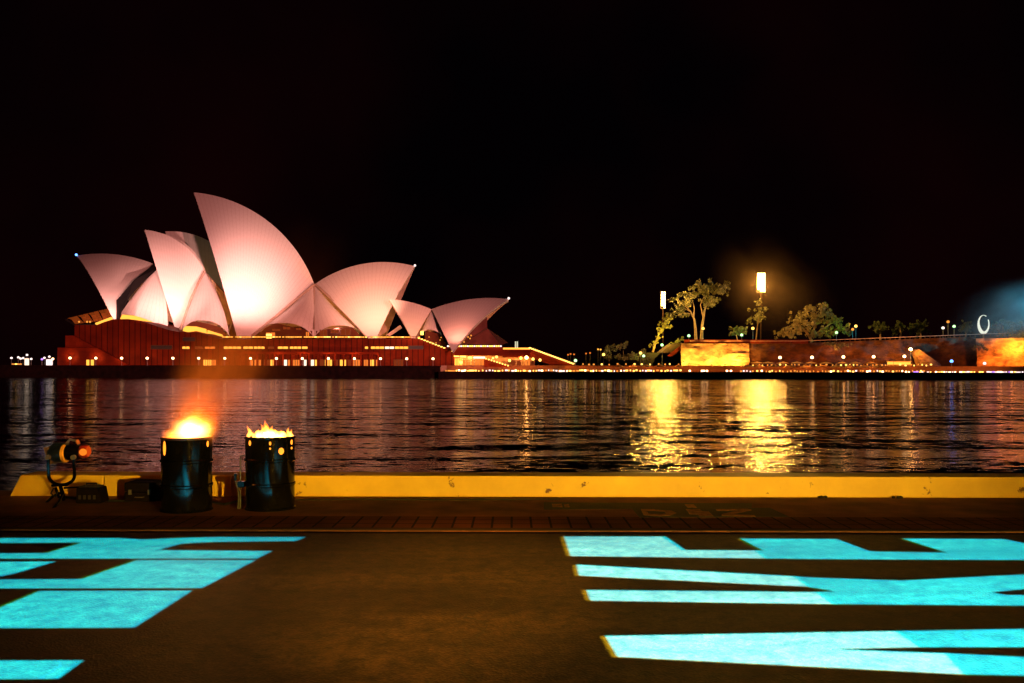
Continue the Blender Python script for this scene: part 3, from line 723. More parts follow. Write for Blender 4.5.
def cliff(x0, x1, top, ybase, Y, label, name='cliff_wall', amp=.9, m='sand'):
    nx = max(6, int((x1-x0)/2)); nz_ = 10; b = MB(); vs = []
    for i in range(nx+1):
        px = x0+(x1-x0)*i/nx; tp = P(px, top(px), Y); bs = P(px, ybase, Y)
        for j in range(nz_+1):
            z = bs.z-1+(tp.z-bs.z+1)*j/nz_; d = noise.fractal(Vector((tp.x*.12, z*.35, Y*.01)), 1.0, 2.0, 5)*amp
            vs.append((tp.x, Y-.4-abs(d)*1.6+(j/nz_)*.8, z))
        vs.append((tp.x, Y+6, tp.z)); 
    w_ = nz_+2; fs = [(i*w_+j, (i+1)*w_+j, (i+1)*w_+j+1, i*w_+j+1) for i in range(nx) for j in range(nz_+1)]
    b.add(vs, fs); return tag(b.build(name, M[m], smooth=True), label, 'cliff wall')
topf = lambda x: 343.2 if x < 800 else 343.2-(x-800)*.038
cliff(681, 749, lambda x: 343.5, 366.4, 345, 'rough sandstone wall brightly lit yellow below the two trees')
cliff(749, 976, topf, 366.4, 346, 'long dark sandstone wall between the bright yellow part and the orange part', m='sand_shaded')
cliff(976, 1120, lambda x: 338.4-(x-976)*.01, 366.4, 342, 'sandstone wall glowing orange at the right edge of the picture')
b = MB(); p0, p1 = P(684, 343, 346), P(808, 343, 346); b.box(p0.x, p1.x, 345.6, 346.3, p0.z-.1, P(684, 339.6, 346).z)
tag(b.build('parapet', M['granite2']), 'low reddish parapet on top of the bright sandstone wall', 'parapet')
rl = empty('railing', P(830, 341, 345), 'thin pinkish railing along the top of the long dark wall', 'railing')
b = MB(); pts = [P(x, topf(x)-2.2, 345.6) - rl.location for x in range(690, 1020, 10)]; b.tube(pts, .14, 6); b.build('rail', mat('painted_rail', (.55, .30, .22), .5, noise_scale=3), rl)
for x in range(690, 1012, 5):
    b = MB(); p = P(x, topf(x)+.2, 345.6)-rl.location; q = P(x, topf(x)-2.2, 345.6)-rl.location; b.tube([p, q], .09, 5)
    b.build('baluster', M['mull'], rl)
# dark bluff left of the wall and lit steps
b = MB(); b.prism([(P(x,y,350).x, P(x,y,350).z) for x, y in ((652,366),(655,358),(664,350),(672,344),(681,343),(690,343),(690,366))], 350, 362)
tag(b.build('rock_bluff', mat('dark_rock', (.05,.025,.015), .9, noise_scale=.5, noise_amt=.5, bump=.6)), 'dark rocky bluff left of the bright sandstone wall', 'rock')
b = MB()
for k in range(12): 
    a = P(671-k*1.3+14, 344+k*1.0, 349.4); b.box(a.x-1.2, a.x+.6, 348.8, 349.9, a.z-.5, a.z)
tag(b.build('stone_steps', M['granite2']), 'reddish stone steps climbing the dark bluff left of the bright wall', 'steps')
b = MB(); b.prism([(P(x,y,340).x, P(x,y,340).z) for x, y in ((911,351),(914.5,349.5),(936,364.5),(936,366.5),(916,366.5))], 336, 340)
tag(b.build('stone_ramp', M['sand']), 'orange lit sandstone ramp falling to the right below a lamp', 'ramp')
shielded('ramp_lamp', P(915, 353, 331), 9000, (1, .42, .06), up=-.1)

# cliff floodlights
for x, y, Y, pw, col in ((684,361,341,700,(1,.52,.10)),(691,365,340,500,(1,.50,.09)),(699,364,340,700,(1,.50,.09)),(712,363,340,700,(1,.50,.09)),(721,364,340,900,(1,.52,.09)),(731,363,340.5,900,(1,.5,.09)),(738,362,341,900,(1,.5,.10)),(744,360.5,341,700,(1,.42,.07)),
                         (992,364,336,300,(1,.20,.03)),(1004,362,336,600,(1,.22,.03)),(1022,348,337,1500,(1,.42,.05)),(1018,361,336,900,(1,.24,.03)),(1040,360,336,1400,(1,.25,.03)),(835,350,342,120,(1,.3,.08)),(850,350,342,90,(1,.3,.08))):
    shielded('cliff_uplight', P(x, y, Y), pw*7, (col[0], min(1, col[1]*1.15), col[2]), .3, .7, 160)
for x in (758,780,796,812,828,843.5,860,873.6,890,904):
    shielded('added_wall_light', P(x, 357, 342), 420, (1, .24, .06), .3, .2, 150)  # spots added for light pools on the wall, every second one without a lamp
for i, (x, y) in enumerate(((684,360.5),(699,364.2),(712,364.2),(725,364.2),(736,361),(742,359.5))):
    b = MB(); b.lathe([(.15,0),(.15,.1),(.4,.35),(.45,.5)], n=10); b.lathe([(.4,.502),(.38,.56)], n=10, mi=1)
    o = b.build('ground_uplight', [M['dark'], M['globe_y']]); o.location = P(x, y, 338.5); o.location.z = max(2.7, o.location.z-.5)
    tag(o, 'small glowing uplight at the foot of the bright sandstone wall, %s from the left' % ORD[i], 'uplight', 'uplights of the bright wall')

# ------------------------------------------------------------ street lamps on the right
for x, y, Y, base, k, lab in (
    (688.8,335.8,348,343,'globe_g','greenish lamp on top of the left end of the bright wall'),
    (703,328.6,356,339,'globe_y','yellow lamp between the trunks of the tall tree pair'),
    (741.6,335,352,341,'globe_g','greenish lamp beside the round green tree'),
    (752.8,328.4,356,339,'globe_y','yellow lamp left of the tall floodlight mast'),
    (836.4,332.6,352,341,'globe_g','green lamp at the right foot of the big spreading tree'),
    (855.8,326.2,354,339,'globe_y','yellow lamp right of the big spreading tree'),
    (852.6,329.4,358,339,'globe_o','fainter orange lamp just below the yellow lamp right of the big tree'),
    (948,321.8,356,338,'globe_o','topmost orange lamp of the three above the wall by the crescent'),
    (943,328,358,338,'globe_w','white lamp of the three above the wall by the crescent'),
    (954,326.4,354,338,'globe_g','green lamp of the three above the wall by the crescent'),
    (780,357.6,337,366,'globe','lamp before the dark wall, first right of the bright wall'),
    (812,357.4,337,366,'globe','lamp before the dark wall, second right of the bright wall'),
    (843.4,357,337,366,'globe','lamp before the dark wall, third right of the bright wall'),
    (873.6,356.8,337,366,'globe','lamp before the dark wall, fourth right of the bright wall'),
    (904.4,356.4,337,366,'globe','lamp just left of and below the ramp lamp'),
    (910.6,349.4,337,366,'bright','taller lamp at the top of the orange ramp'),
    (662,345,345,366,'globe_g','greenish lamp at the foot of the leaning lit tree'),
    (603.6,354.6,340,366,'globe_y','yellow lamp left of the low shrubs behind the promenade'),
    (640.6,353,340,366,'globe_y','upper lamp of the pair right of the low shrubs'),
    (643.6,356,340,366,'globe_g','lower greenish lamp of the pair right of the low shrubs'),
    (575.5,360.6,320,366,'globe_g','bright lamp at the foot of the broad outdoor stair'),
    (951.6,361.2,330,366,'globe_b','blue lamp on the promenade near the right edge'),
    (984.6,363.4,326,366,'globe_w','white lamp on the promenade below the crescent')):
    loc = P(x, base, Y)
    if base == 366: loc.z = 2.7 if Y < 344.5 else 2.95
    globe_lamp(loc, .56, P(x, y, Y).z-loc.z, k, lab, group='street lamps of the right shore')
for x, y, Y, pw, col in ((689,333,349,900,(.5,1,.3)),(706,322,352,4118,(1,.62,.10)),(712,312,350,2534,(1,.66,.10)),(690,322,352,2059,(1,.5,.12)),(742,333,353,1400,(.4,1,.2)),(753,324,352,2600,(1,.6,.12)),(836,330,353,2600,(.25,1,.10)),(853,326,356,900,(1,.5,.1)),
                         (665,333,343,12480,(1,.72,.06)),(659,340,343,10080,(1,.70,.06)),(653,347,343,2600,(1,.45,.06)),(641,354,339,1600,(.9,1,.2)),(628,350,339,1200,(1,.5,.3)),(604,353,339,900,(1,.6,.2)),(951,360,326,500,(.1,.2,1)),
                         (786,334,350,3326,(1,.36,.08)),(800,330,350,4118,(1,.38,.08)),(812,322,350,2534,(1,.34,.08)),(945,322,352,900,(1,.5,.15))):
    shielded('lamp_and_added_tree_light', P(x, y, Y), pw, col, .4, .5, 160)  # street lamp light, plus spots added to brighten trees that have no lamp

# promenade lights: individual small fittings
def small_light(name, loc, w_, m, label, group, cat='light'):
    b = MB(); b.box(-.05, .05, -.05, .05, 0, .75); b.box(-w_, w_, -.14, .14, .752, 1.25, 1)
    o = b.build(name, [M['metal'], M[m]]); o.location = loc
    return tag(o, label, cat, group)
protos = {}
def prom(px, py, Y, zfloor, w_, m, label, group, name='promenade_light'):
    key = (w_, m, label); loc = P(px, py, Y); loc.z -= 1.0
    if key in protos:
        o = protos[key].copy(); COL.objects.link(o); o.location = loc
    else: o = protos[key] = small_light(name, loc, w_, m, label, group)
    return o
x = 446
while x < 682:
    k = random.choice(['globe_y','globe','globe_w','globe_y','globe_o']); w_ = random.choice([.18,.3,.45])
    prom(x, 370.6+random.uniform(-.4,.5), 299+random.uniform(0, 3), ZP, w_, k, 'one of the small bright lights packed along the lower promenade left of the bright wall', 'lights of the lower promenade, left part')
    x += random.uniform(2.0, 4.0)
for x in (689.8,702,704,707,727,731):
    prom(x, 370.8, 300, ZP, .3, 'globe', 'one of the few scattered lights on the lower promenade under the bright wall', 'lights under the bright wall')
x = 741
while x < 925:
    k = random.choice(['globe_y','globe_o','globe_o','globe','globe_w'])
    prom(x, 371.2+random.uniform(-.4,.4), 299+random.uniform(0, 3), ZP, random.choice([.16,.28]), k, 'one of the small warm lights on the lower promenade before the long dark wall', 'lights of the lower promenade, middle part')
    x += random.uniform(2.2, 4.6)
x = 906
while x < 1090:
    k = random.choice(['globe_w','globe','globe_w','globe_y','globe_p'])
    prom(x, 372.2+random.uniform(-.3,.2), 298.5+random.uniform(0, 1), ZP, random.choice([.18,.3,.42]), k, 'one of the small white or violet lights on the lower promenade at the right', 'lights of the lower promenade, right part')
    x += random.choice([2.4, 2.6, 3.0, 5.5])
x = 583
while x < 690:
    prom(x, 364.2+random.uniform(-.3,.5), 308, 2.7, random.choice([.2,.3]), random.choice(['globe_o','globe_y','globe_o']), 'one of the orange lights along the upper promenade left of the bright wall', 'lights of the upper promenade')
    x += random.uniform(4.5, 9)
x = 753
while x < 935:
    prom(x, 365.0+random.uniform(-.5,.7), 312+random.uniform(0, 14), 2.7, random.choice([.16,.3]), random.choice(['globe_o','globe_o','globe_y']), 'one of the orange lights on the upper promenade before the long dark wall', 'lights of the upper promenade, right part')
    x += random.uniform(3.0, 6.5)
for x in range(455, 1020, 22):
    shielded('promenade_glow', P(x+random.uniform(-4, 4), 370, 301), 800, (1, .32, .06), up=.1)
for x in range(575, 940, 26):
    shielded('promenade_glow', P(x, 363.5, 310), 1800, (1, .32, .06), up=0)
for i, (x, y) in enumerate(((568,355.4),(570.5,354.6),(574,355),(586,354.2),(590,353.6),(598,350),(600.5,350.2))):
    b = MB(); b.box(-.1, .1, -.1, .1, -14, 0); b.box(-.4,.4,-.4,-.12,-.6,.1,1); o = b.build('distant_lamp', [M['dark'], M['win_o'] if i < 5 else M['win_y']]); o.location = P(x, y, 480)+Vector((0,0,.6))
    tag(o, 'tiny distant lamp on a pole far behind the outdoor stair', 'lamp', 'distant lamps behind the stair')

# parasols
um = mat('canvas_parasol', (.55, .33, .15), .8, noise_scale=1, noise_amt=.2)
n = um.node_tree.nodes; tr_ = n.new('ShaderNodeBsdfTranslucent'); tr_.inputs['Color'].default_value = (.7, .4, .15, 1); ms = n.new('ShaderNodeMixShader')
um.node_tree.links.new(n['Principled BSDF'].outputs[0], ms.inputs[1]); um.node_tree.links.new(tr_.outputs[0], ms.inputs[2]); um.node_tree.links.new(ms.outputs[0], n['Material Output'].inputs['Surface'])
pu = None
for i, (x, py) in enumerate(((619,366.3),(633,366.6),(646,366.6),(660,366.8),(678,368),(748,367),(760,367.4),(774,367),(790,367.6),(806,367),(822,367.6),(837,366.6),(850,368),(864,366.8),(878,368.2))):
    loc = P(x, 0, 303.5-(i % 3)); loc.z = ZP
    lab = 'orange lit parasol on the lower promenade, %s from the left' % ORD[i]
    if pu is None:
        pu = empty('parasol', loc, lab, 'parasol', 'parasols on the lower promenade')
        b = MB(); b.tube([(0,0,0),(0,0,2.5)], .04, 6); b.build('pole', M['metal'], pu)
        b = MB(); b.lathe([(1.9,1.75),(1.95,1.7),(1.0,2.15),(.05,2.65)], n=8, close=False); b.build('canopy', um, pu)
    else:
        c = copy_tree(pu, loc, lab); c.rotation_euler.z = random.uniform(0, .7); c.scale = (random.uniform(.8,1.25),)*2+(1,)
for i, x in enumerate((757,768,783,797,811,826,842,856,871,925)):
    loc = P(x, 0, 316+(i % 3)*2); loc.z = 2.7
    c = copy_tree(pu, loc, 'orange lit parasol on the upper promenade before the dark wall, %s from the left' % ORD[i]); c['group'] = 'parasols on the upper promenade'; c.scale = (1.3, 1.3, .62)
    if i % 2 == 0: lamp('parasol_lamp', 'POINT', (loc.x+.6, loc.y-.3, loc.z+.9), 90, (1, .36, .06), radius=.3)
# yellow lit stall kiosks
kw = mat('stall_panel', (.6, .35, .12), .6, noise_scale=1)
for i, (x0, x1) in enumerate(((888,893),(894.5,900),(901,905.5),(906.5,910))):
    a, c = P(x0, 366, 320), P(x1, 361, 320); e = empty('stall', ((a.x+c.x)/2, 320, 2.7), 'small yellow lit stall on the upper promenade, %s from the left' % ORD[i], 'stall', 'yellow stalls on the upper promenade')
    w2 = (c.x-a.x)/2; h = c.z-2.7
    b = MB(); b.box(-w2, w2, -1, 1, 0, h*.35); b.build('counter', kw, e)
    b = MB(); b.box(-w2+.1, w2-.1, -.6, .9, h*.35+.002, h*.85); b.build('lit_interior', M['win_y'], e)
    b = MB(); b.box(-w2-.1, w2+.1, -1.2, 1.1, h*.852, h); b.build('roof', kw, e)

# ------------------------------------------------------------ floodlight masts
def mast(px, ytop, ybot, wpx, ybase, Y, rows, cols, label, angle):
    base = P(px, ybase, Y); e = empty('floodlight_mast', base, label, 'floodlight mast', 'stadium floodlight masts')
    top = P(px, ytop, Y).z-base.z; bot = P(px, ybot, Y).z-base.z; wd = wpx/FPX*Y
    b = MB(); b.tube([(0,.5,-2),(0,.5,top*.5),(0,.5,top)], [.30,.24,.16], 10); b.build('pole', M['darkwall'], e, True)
    b = MB()
    for c in range(cols+1): x = -wd/2+wd*c/cols; b.box(x-.05, x+.05, .0, .12, bot-.1, top+.1)
    for r in range(rows+1): z = bot+(top-bot)*r/rows; b.box(-wd/2-.06, wd/2+.06, .121, .2, z-.05, z+.05)
    b.build('frame', M['dark'], e)
    rx, rz = wd/cols*.36, (top-bot)/rows*.36
    for r in range(rows):
        for c in range(cols):
            x = -wd/2+wd*(c+.5)/cols; z = bot+(top-bot)*(r+.5)/rows
            if r == 0 and c == 0: continue
            b = MB(); b.lathe([(rx*.5, .1), (rx, -.25)], (0,0,0), 10, 'Y', 0, True); b.lathe([(rx*.93, -.26), (rx*.7, -.34)], (0,0,0), 10, 'Y', 1, True)
            o = b.build('floodlight', [M['dark'], M['stadium']], e); o.location = (x, -.1, z)
    return e
mast(761.0, 273, 292, 8.4, 342, 380, 9, 3, 'tall floodlight mast with a wide bright lamp panel right of the yellow lamp', 0)
mast(663.0, 291.6, 308.4, 4.6, 346, 380, 8, 2, 'slimmer floodlight mast with a narrow bright lamp panel left of the tall trees', 0)
lamp('mast_light', 'POINT', P(762, 282, 374), 240000, (1, .49, .08), radius=2)
lamp('mast_light', 'POINT', P(664, 299, 372), 125000, (1, .49, .08), radius=2)

# ------------------------------------------------------------ crescent
e = empty('crescent_light', P(983.4, 338.4, 352), 'glowing white crescent ring standing above the wall at the right', 'light sculpture')
b = MB(); n_ = 40; vs = []; c0 = P(983.4, 324.6, 352)-e.location
for i in range(n_+1):
    a = radians(62)+radians(330)*i/n_; t = (1+cos(a-radians(245)))/2; th = .16+1.0*t**1.8
    ro = (2.25, 3.75); cx, cz = cos(a), sin(a)
    for rr in (1.0, 0.0):
        for yy in (-.25, .25):
            vs.append((c0.x+cx*(ro[0]-(1-rr)*th), c0.y+yy, c0.z+cz*(ro[1]-(1-rr)*th*1.05)))
fs = []
for i in range(n_):
    a = 4*i; q = 4*(i+1); fs += [(a, q, q+2, a+2), (a+1, a+3, q+3, q+1), (a, a+1, q+1, q), (a+2, q+2, q+3, a+3)]
b.add(vs, fs); b.build('ring', glow('crescent_glow', (.95, .95, .78), 0.95), e, True)
b = MB(); b.box(-.15, .15, -.3, .3, -1, c0.z-3.7); b.build('stand', M['metal'], e)

# ------------------------------------------------------------ trees
leafm = {}
def leaf_mat(k, c):
    m = mat(k, c, .7, noise_scale=.35, noise_amt=.35); leafm[k] = m; return m
leaf_mat('dark_green_leaves', (.045, .065, .02)); leaf_mat('olive_leaves', (.10, .10, .03)); leaf_mat('pale_leaves', (.11, .09, .025))
bark = mat('grey_brown_bark', (.22, .14, .09), .85, noise_scale=1.2, noise_amt=.4, bump=.5)
def tree(name, base, Y, limbs, blobs, leaf, label, size=.55, dens=1.0, group=None, tr=.55, cat='tree', root=None):
    """limbs: list of picture polylines; blobs: (px, py, radius px, flatten)"""
    B = P(*base, Y) if root is None else root; e = empty(name, B, label, cat, group)
    b = MB()
    for i, (pl, r0) in enumerate(limbs):
        ptsv = []
        dy = random.uniform(-3, 3)
        for j, (x, y) in enumerate(pl):
            t = j/max(1, len(pl)-1); ptsv.append(P(x, y, Y)-B+Vector((random.uniform(-.1,.1), dy*t, 0)))
        b.tube(ptsv, [r0*(1-.75*j/max(1, len(pl)-1)) for j in range(len(pl))], 7)
    if limbs: b.build('trunk', bark, e, True)
    b = MB()
    for (x, y, r, fl) in blobs:
        R_ = r*1.12/FPX*Y; c = P(x, y, Y)-B; c.y += random.uniform(-.6, .6)*R_*1.5
        n_ = int(R_*R_*fl*60*dens)+40
        subs = [(Vector((random.gauss(0,.5)*R_, random.gauss(0,.5)*R_, random.gauss(0,.42)*R_*fl)), random.uniform(.16,.36)*R_) for _ in range(15)]
        for k in range(n_):
            sc, sr = random.choice(subs); d = Vector((random.gauss(0,1), random.gauss(0,1), random.gauss(0,1))).normalized()
            p = c+sc+d*sr*random.uniform(.6,1.05); p.z = p.z
            a = Vector((random.gauss(0,1), random.gauss(0,1), random.gauss(0,.6))).normalized(); u = a.orthogonal().normalized(); v = a.cross(u)
            s_ = size*.85*random.uniform(.4, 1.3)
            b.add([p-u*s_, p-v*s_*.5, p+u*s_, p+v*s_*.5], [(0,1,2,3)])
    b.build('crown', leafm[leaf], e)
    return e
tree('tall_tree', (701.5,339), 362, [([(701,340),(702,325),(704,312),(706,303),(711,296)],.62), ([(705,308),(709,303),(712,296)],.3), ([(703,318),(700,305),(703,297)],.3)],
     [(705,300,5,.7),(712,303,7,.35),(706,306,6,.3),(716,300,5,.4),(705,290,9,.8),(714,288,9,.6),(720,291,7,.5),(724,286,4,.6),(700,286,6,.7),(696,294,4,.7)], 'pale_leaves', 'tall tree with pale lower foliage, right of the tall tree pair', .45, 1.0, 'trees of the right shore')
tree('tall_tree', (695.5,339), 366, [([(696,340),(695,330),(693.5,320),(690,312),(684,306)],.66), ([(693,318),(694,309),(692,300)],.36), ([(690,314),(684,313),(676,316)],.3), ([(689,311),(684,309),(680,311)],.2)],
     [(684,303,8,.7),(676,308,8,.7),(671,314,6,.7),(690,296,7,.7),(680,295,5,.6),(692,288,4,.6),(673,300,4,.6),(684,315,5,.5)], 'olive_leaves', 'tall tree with dim open crown, left of the tall tree pair', .4, .55, 'trees of the right shore')
tree('leaning_tree', (654,352), 350, [([(653,352),(656,342),(660,333),(664,325),(667,318)],.4)],
     [(651.5,346,3,.9),(655,343,2.6,.9),(658,338,2.8,1),(660,331,3.6,.9),(663,326,4,.9),(666,321,3.6,1),(667.5,317,2.6,1),(670,327,2.6,.7)], 'pale_leaves', 'slender leaning tree lit bright yellow beside the bluff', .34, 3.0, 'trees of the right shore')
tree('shrub', (609,360), 345, [([(609,361),(609,354)],.2)], [(606,351,4,.9),(611,348,5,.8),(609,356,5,.7)], 'olive_leaves', 'dim shrub left of the low shrubs behind the promenade', .35, 1.4, 'trees of the right shore', cat='shrub')
tree('shrub', (624,360), 345, [([(624,361),(624,350)],.2)], [(620,347,4,.6),(625,345,4.5,.5),(628,357,6,.6),(620,358,5,.5)], 'pale_leaves', 'pale topped shrub in the middle of the low shrubs', .35, 1.6, 'trees of the right shore', cat='shrub')
tree('shrub', (638,360), 345, [([(638,361),(638,352)],.2)], [(636,356,5,.8),(642,352,4,.9),(632,359,4,.6),(646,359,4,.6)], 'pale_leaves', 'shrub around the pair of lamps right of the low shrubs', .35, 1.4, 'trees of the right shore', cat='shrub')
tree('shrub', (677,343), 352, [([(678,344),(678,339)],.2)], [(678,341,4,.8),(682,339,3,.8),(673,345,3,.8)], 'olive_leaves', 'small shrub on the bluff left of the greenish lamp', .35, 1.4, 'trees of the right shore', cat='shrub')
tree('round_tree', (738,341), 360, [([(738,342),(737,332)],.3)], [(736,331,5,.9),(741,329,5,.9),(733,333,3.5,.8),(745,332,3,.8)], 'olive_leaves', 'small round green tree beside the greenish lamp', .4, 1.4, 'trees of the right shore')
tree('slender_tree', (755,341), 370, [([(756,342),(757,326),(759,312)],.35)], [(752,320,5,.9),(757,313,5,1.1),(762,318,5,1),(759,304,3.5,1.2),(765,310,3,1)], 'olive_leaves', 'dim slender tree behind the yellow lamp and the tall mast', .4, .8, 'trees of the right shore')
tree('spreading_tree', (812,341), 362, [([(812,342),(810,336),(804,328),(797,322)],.7), ([(812,336),(815,325),(817,312)],.5), ([(812,336),(824,328),(834,322)],.4)],
     [(779,333,5,.8),(786,330,6.5,.8),(793,327,7,.8),(800,331,7,.8),(798,320,6,.8),(805,314,7,.8),(812,308,6.5,.7),(807,324,7,.9),(820,311,7,.7),(816,320,7,.8),(827,316,7,.8),(826,306,4.5,.6),(834,322,8,.8),(832,331,7,.7),(842,328,6,.8),(848,333,4,.7),(820,330,7,.8),(811,334,7,.6),(790,335,6,.6)], 'pale_leaves', 'big dense spreading tree with orange lit clumps on top of the long wall', .42, 1.2, 'trees of the right shore')
tree('wall_creeper', (838,345), 344, [], [(832,344,4,.5),(838,345.5,4,.6),(845,344.5,4,.4),(836,349,2.5,.6),(826,343.5,3,.3)], 'pale_leaves', 'creeper hanging over the long dark wall below the big tree', .35, 2, cat='plant')
tree('wall_creeper', (979,347), 341, [], [(976,347,3,.9),(981,345,3,.8),(985,349,2.5,.8)], 'pale_leaves', 'creeper at the left end of the orange glowing wall', .35, 2, cat='plant')
for i, (x, r) in enumerate(((880,6),(899,5),(920,7),(966,5),(1005,8),(1030,9))):
    tree('park_tree', (x,341), 385, [([(x,342),(x+1,334),(x,328)],.5)], [(x-r*.7,330,r,.8),(x+r*.6,328,r,.8),(x,324,r*.8,.8)], 'dark_green_leaves', 'dark park tree far behind the railing, %s from the left of its row' % ORD[i], .5, .8, 'dark park trees')

# ------------------------------------------------------------ barrels
black = mat('black_drum_paint', (.004, .0035, .0035), .09, noise_scale=6, noise_amt=.5, bump=.10, bump_scale=9, spec=.16)
rust = mat('scorched_drum_steel', (.06, .018, .010), .5, noise_scale=9, noise_amt=.6)
def barrel(px, ybot, label, holes, hot):
    Y = FPX*HC/(ybot-hor(px))+.26; c = P(px, ybot, Y); e = empty('fire_drum', (c.x, Y, 0), label, 'fire drum', 'burning steel drums')
    R_ = .287; H = .87
    prof = []
    def ring(h): return [(R_, h-.022), (R_+.012, h-.010), (R_+.012, h+.010), (R_, h+.022)]
    prof = [(R_-.01, .0), (R_+.012, .004), (R_+.012, .022), (R_, .03)]+ring(.30)+ring(.59)+[(R_, H-.03), (R_-.012, H-.03)]
    b = MB(); b.lathe(prof[:1]+prof[1:], n=56, close=False); b.lathe([(.001, .015), (R_-.01, .015)], n=56, close=False)
    b.lathe([(R_-.014, H-.01), (R_-.014, .05)], n=56, close=False, mi=1); b.build('drum', [black, rust], e, True)
    b = MB(); b.lathe([(R_-.012, H-.03), (R_+.012, H-.026), (R_+.014, H-.008), (R_, H), (R_-.016, H-.004), (R_-.016, H-.03)], n=56, close=False); b.build('rim', rust if hot else black, e, True)
    for ang, z, r in holes:
        a = radians(ang); b = MB(); x, y = cos(a), sin(a); ctr = Vector((x*(R_+.002), y*(R_+.002), z)); t1 = Vector((-y, x, 0)); t2 = Vector((0,0,1))
        n_ = 14; vs = [ctr+t1*r[0]*cos(2*pi*k/n_)+t2*r[1]*sin(2*pi*k/n_) for k in range(n_)]
        vs = [Vector((v.x, v.y, v.z)) for v in vs]; vs2 = [v-Vector((x, y, 0))*.02 for v in vs]
        b.add(vs+vs2, [tuple(range(n_))]+[(k, n_+k, n_+(k+1) % n_, (k+1) % n_) for k in range(n_)]); b.build('glowing_hole', M['ember'], e)
    b = MB(); 
    for k in range(40):
        a = random.uniform(0, 6.28); rr = random.uniform(0, .22); b.ball((rr*cos(a), rr*sin(a), H-.12+random.uniform(-.03,.03)), random.uniform(.03,.055), 4)
    b.build('embers', M['ember_bed'], e)
    return e, c.x, Y
M['ember'] = glow('glowing_ember_hole', (1, .28, .02), 2.2); M['ember_bed'] = glow('ember_bed', (1, .25, .03), 3)
e1, bx1, by1 = barrel(187, 513.6, 'black steel drum with one rounded white hot blaze, left of the two drums', [(-128, .75, (.026,.085)), (-17, .79, (.018,.035))], True)
e2, bx2, by2 = barrel(270.3, 511.8, 'black steel drum with low jagged flames, right of the two drums', [(-49, .705, (.034,.040)), (-75, .80, (.012,.022)), (-75, .74, (.010,.011)), (-16, .80, (.022,.03)), (-16, .73, (.016,.014)), (-128, .80, (.02,.03))], False)
# flames as glowing gas volumes
def flame_mat(name, dens, h, hot):
    m = bpy.data.materials.new(name); m.use_nodes = True; n = m.node_tree.nodes; l = m.node_tree.links; n.clear()
    o = n.new('ShaderNodeOutputMaterial'); em = n.new('ShaderNodeEmission'); t = n.new('ShaderNodeTexCoord'); s = n.new('ShaderNodeSeparateXYZ')
    l.new(t.outputs['Object'], s.inputs[0]); mr = n.new('ShaderNodeMapRange'); mr.inputs['From Min'].default_value = -.05; mr.inputs['From Max'].default_value = h
    l.new(s.outputs['Z'], mr.inputs['Value']); r = n.new('ShaderNodeValToRGB'); l.new(mr.outputs[0], r.inputs['Fac'])
    el = r.color_ramp.elements; el[0].color = (1, .46, .08, 1); el[1].color = (1, .10, .004, 1); x = el.new(.5); x.color = (1, .30, .02, 1)
    st = n.new('ShaderNodeMapRange'); st.inputs['From Min'].default_value = 0; st.inputs['From Max'].default_value = h; st.inputs['To Min'].default_value = dens*1.5; st.inputs['To Max'].default_value = dens*hot
    l.new(s.outputs['Z'], st.inputs['Value']); l.new(r.outputs[0], em.inputs['Color']); l.new(st.outputs[0], em.inputs['Strength']); l.new(em.outputs[0], o.inputs['Volume'])
    return m
def flame(loc, tongues, m, label, name='flame', seed=1):
    random.seed(seed); e = empty(name, loc, label, 'flame'); 
    for (dx, dy, r, h, lean) in tongues:
        b = MB(); prof = []
        n_ = 12; pts = []; rad = []
        for i in range(n_+1):
            t = i/n_; pts.append((dx+lean*t*t+.012*sin(7*t+dx*30), dy+.01*sin(5*t+dy*9), -.02+h*t)); rad.append(max(.001, r*(1-t)**.75*(.75+.9*t*(1-t)*2)))
        b.tube(pts, rad, 12); b.build('tongue', m, e, True)
    return e
f2m = flame_mat('lively_flame_gas', 70, .20, .55)
